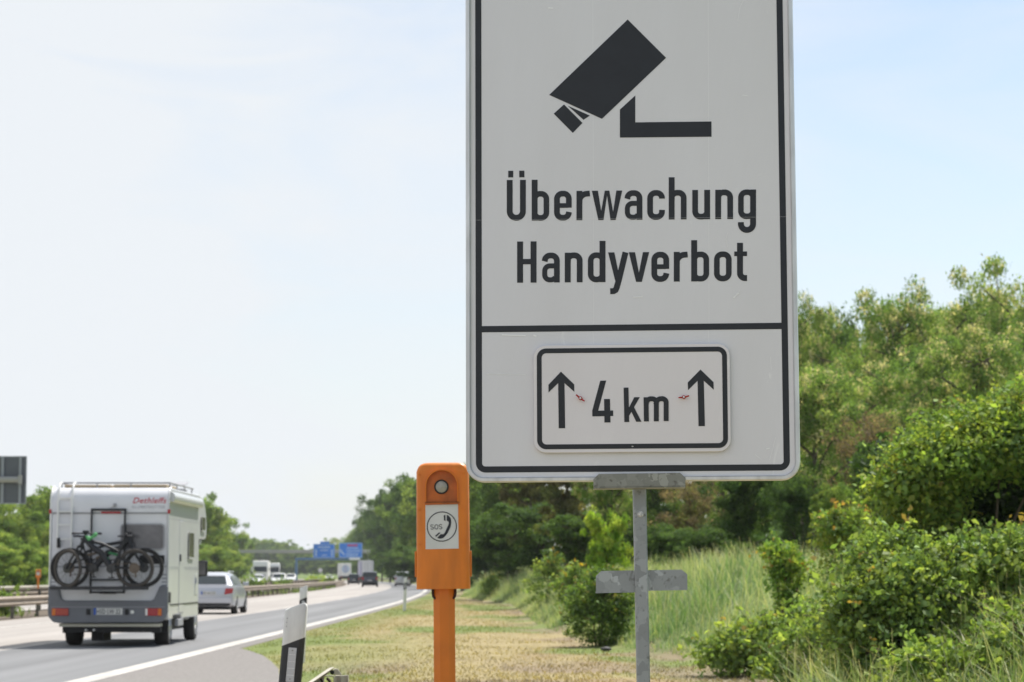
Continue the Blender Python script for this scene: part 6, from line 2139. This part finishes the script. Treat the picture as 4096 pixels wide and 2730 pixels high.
# mown grass and hay on the verge
pts, hts, cols = [], [], []
while len(pts) < 52000:
    Y = 27 + 105 * rg.random() ** 1.7
    r = rg.uniform(-4.9, 4.0)
    x = r
    if x > toe(Y) + 0.4: continue
    lim = np.interp(Y, [20, 27, 31, 35, 38, 41, 43.3, 45], [-2.15, -2.7, -2.9, -3.3, -3.7, -4.15, -4.6, -4.95])
    if x < lim: continue
    c = ground_col(x, Y)
    pts.append((x, Y, gz(x, Y) - 0.01)); hts.append(rg.uniform(0.010, 0.05) * (0.5 + vnoise(x, Y * 0.6, 1.2, 41))); cols.append(np.array(c) * rg.lognormal(0.10, 0.09))
blades('mown_grass', pts, hts, 0.009, cols, (0.36, 0.30, 0.17), 0.1, 5, 1.2)
# weeds on the median
pts, hts, cols = [], [], []
for k in range(9000):
    Y = 45 + 230 * rg.random() ** 1.4
    x = off(Y) + rg.choice([rg.uniform(-18.2, -15.6), rg.uniform(-15.5, -15.15)])
    if vnoise(x * 2, Y, 0.25, 12) < (0.58 if x - off(Y) < -15.55 else 0.72): continue
    pts.append((x, Y, 0.0)); hts.append(rg.uniform(0.10, 0.36)); cols.append(np.array((0.13, 0.19, 0.05)) * rg.lognormal(0, 0.25))
blades('median_weeds', pts, hts, 0.02, cols, (0.2, 0.2, 0.08), 0.3, 6, 0.8)
# a dark clod lying on the mown verge
mb = MB()
p = at(2425, 2624, 41.5)
rg2 = random.Random(4)
rings = []
for i, (rr, z) in enumerate(((0.04, 0.0), (0.085, 0.02), (0.075, 0.05), (0.03, 0.075))):
    rings.append([(rr * (1 + 0.4 * rg2.random()) * math.cos(a), rr * (1 + 0.4 * rg2.random()) * math.sin(a), z + 0.01 * rg2.random()) for a in np.linspace(0, 2 * PI, 10, endpoint=False)])
mb.loft(rings)
cl = mb.build('clod', 'chassis_black', None, smooth=True)
cl.location = (p.x, p.y, gz(p.x, p.y))
tag(cl, 'small dark clod lying on the dry mown verge below the round bush', 'clod')
#@@P1
# ------------------------------------------------------------------ hazy air
hm = bpy.data.materials.new('haze'); hm.use_nodes = True
hn = hm.node_tree; hn.nodes.clear()
ho = hn.nodes.new('ShaderNodeOutputMaterial'); hv = hn.nodes.new('ShaderNodeVolumePrincipled')
hv.inputs['Color'].default_value = (0.90, 0.93, 1.0, 1); hv.inputs['Density'].default_value = 0.00011; hv.inputs['Anisotropy'].default_value = 0.2
hn.links.new(hv.outputs[0], ho.inputs['Volume'])
M['haze'] = hm
mb = MB(); mb.box(-1000, 950, -60, 2900, -2.5, 40)
hz = mb.build('haze', 'haze'); hz['kind'] = 'stuff'
#@@L0
VEIL = (5.85, 6.1, 6.35); EXPO = 0.56
# ------------------------------------------------------------------ sky, sun, camera
SUN_EL, SUN_AZ = math.radians(59), math.radians(33)     # azimuth from +Y towards +X
world = bpy.data.worlds.new('World'); bpy.context.scene.world = world
world.use_nodes = True
nt = world.node_tree; N = nt.nodes; L = nt.links
N.clear()
out = N.new('ShaderNodeOutputWorld'); bg = N.new('ShaderNodeBackground')
sky = N.new('ShaderNodeTexSky'); sky.sky_type = 'NISHITA'; sky.sun_disc = False
sky.sun_elevation = SUN_EL; sky.sun_rotation = SUN_AZ
sky.air_density = 1.0; sky.dust_density = 1.0; sky.ozone_density = 1.0
tc = N.new('ShaderNodeTexCoord')
sp = N.new('ShaderNodeSeparateXYZ'); L.new(tc.outputs['Generated'], sp.inputs[0])
mp = N.new('ShaderNodeMapping'); mp.inputs['Scale'].default_value = (3.0, 3.0, 9.0); mp.inputs['Rotation'].default_value = (0, math.radians(25), 0)
L.new(tc.outputs['Generated'], mp.inputs['Vector'])
nz = N.new('ShaderNodeTexNoise'); nz.inputs['Scale'].default_value = 2.4; nz.inputs['Detail'].default_value = 7; nz.inputs['Roughness'].default_value = 0.55; nz.inputs['Distortion'].default_value = 0.6
L.new(mp.outputs['Vector'], nz.inputs['Vector'])


def math_(op, a, b=None, c=None, clamp=False):
    m = N.new('ShaderNodeMath'); m.operation = op; m.use_clamp = clamp
    for i, v in enumerate((a, b, c)):
        if v is None: continue
        if isinstance(v, (int, float)): m.inputs[i].default_value = v
        else: L.new(v, m.inputs[i])
    return m.outputs[0]


# thin high cloud: thick to the left and near the horizon, thinning to the upper right
f = math_('MULTIPLY_ADD', sp.outputs['X'], -2.0, 0.80)
f = math_('MULTIPLY_ADD', sp.outputs['Z'], -0.55, f)
g_ = math_('MULTIPLY_ADD', nz.outputs['Fac'], 1.15, -0.575)
f = math_('ADD', f, g_)
f = math_('MINIMUM', math_('MAXIMUM', f, 0.2), 0.97)
veil = N.new('ShaderNodeRGB'); veil.outputs[0].default_value = (VEIL[0], VEIL[1], VEIL[2], 1)
mx = N.new('ShaderNodeMixRGB')
L.new(f, mx.inputs['Fac']); L.new(sky.outputs[0], mx.inputs['Color1']); L.new(veil.outputs[0], mx.inputs['Color2'])
L.new(mx.outputs[0], bg.inputs['Color'])
bg.inputs['Strength'].default_value = 0.10
L.new(bg.outputs[0], out.inputs['Surface'])

sd_ = bpy.data.lights.new('sun', 'SUN'); sd_.energy = 4.7; sd_.angle = math.radians(2.5); sd_.color = (1.0, 0.955, 0.88)
so_ = bpy.data.objects.new('sun', sd_); C.objects.link(so_)
dv = Vector((math.sin(SUN_AZ) * math.cos(SUN_EL), math.cos(SUN_AZ) * math.cos(SUN_EL), math.sin(SUN_EL)))
so_.rotation_euler = (-dv).to_track_quat('-Z', 'Y').to_euler()
so_.location = (30, 30, 60)

cam = bpy.data.cameras.new('camera'); co = bpy.data.objects.new('camera', cam); C.objects.link(co)
cam.sensor_fit = 'HORIZONTAL'; cam.sensor_width = 36.0; cam.lens = FOC / 4096 * 36.0
cam.clip_start = 0.1; cam.clip_end = 6000
co.location = (0, 0, CAMZ); co.rotation_euler = (PI / 2 + TH, 0, 0)
cam.dof.use_dof = True; cam.dof.focus_distance = 7.38; cam.dof.aperture_fstop = 9.5; cam.dof.aperture_blades = 7
sc = bpy.context.scene
sc.camera = co
sc.view_settings.view_transform = 'Standard'; sc.view_settings.look = 'None'; sc.view_settings.gamma = 1.0
sc.view_settings.exposure = EXPO
sc.render.film_transparent = False
sc.cycles.use_denoising = True
sc.cycles.max_bounces = 6; sc.cycles.diffuse_bounces = 3; sc.cycles.glossy_bounces = 3; sc.cycles.transmission_bounces = 3; sc.cycles.transparent_max_bounces = 4
sc.cycles.sample_clamp_indirect = 6.0
#@@L1
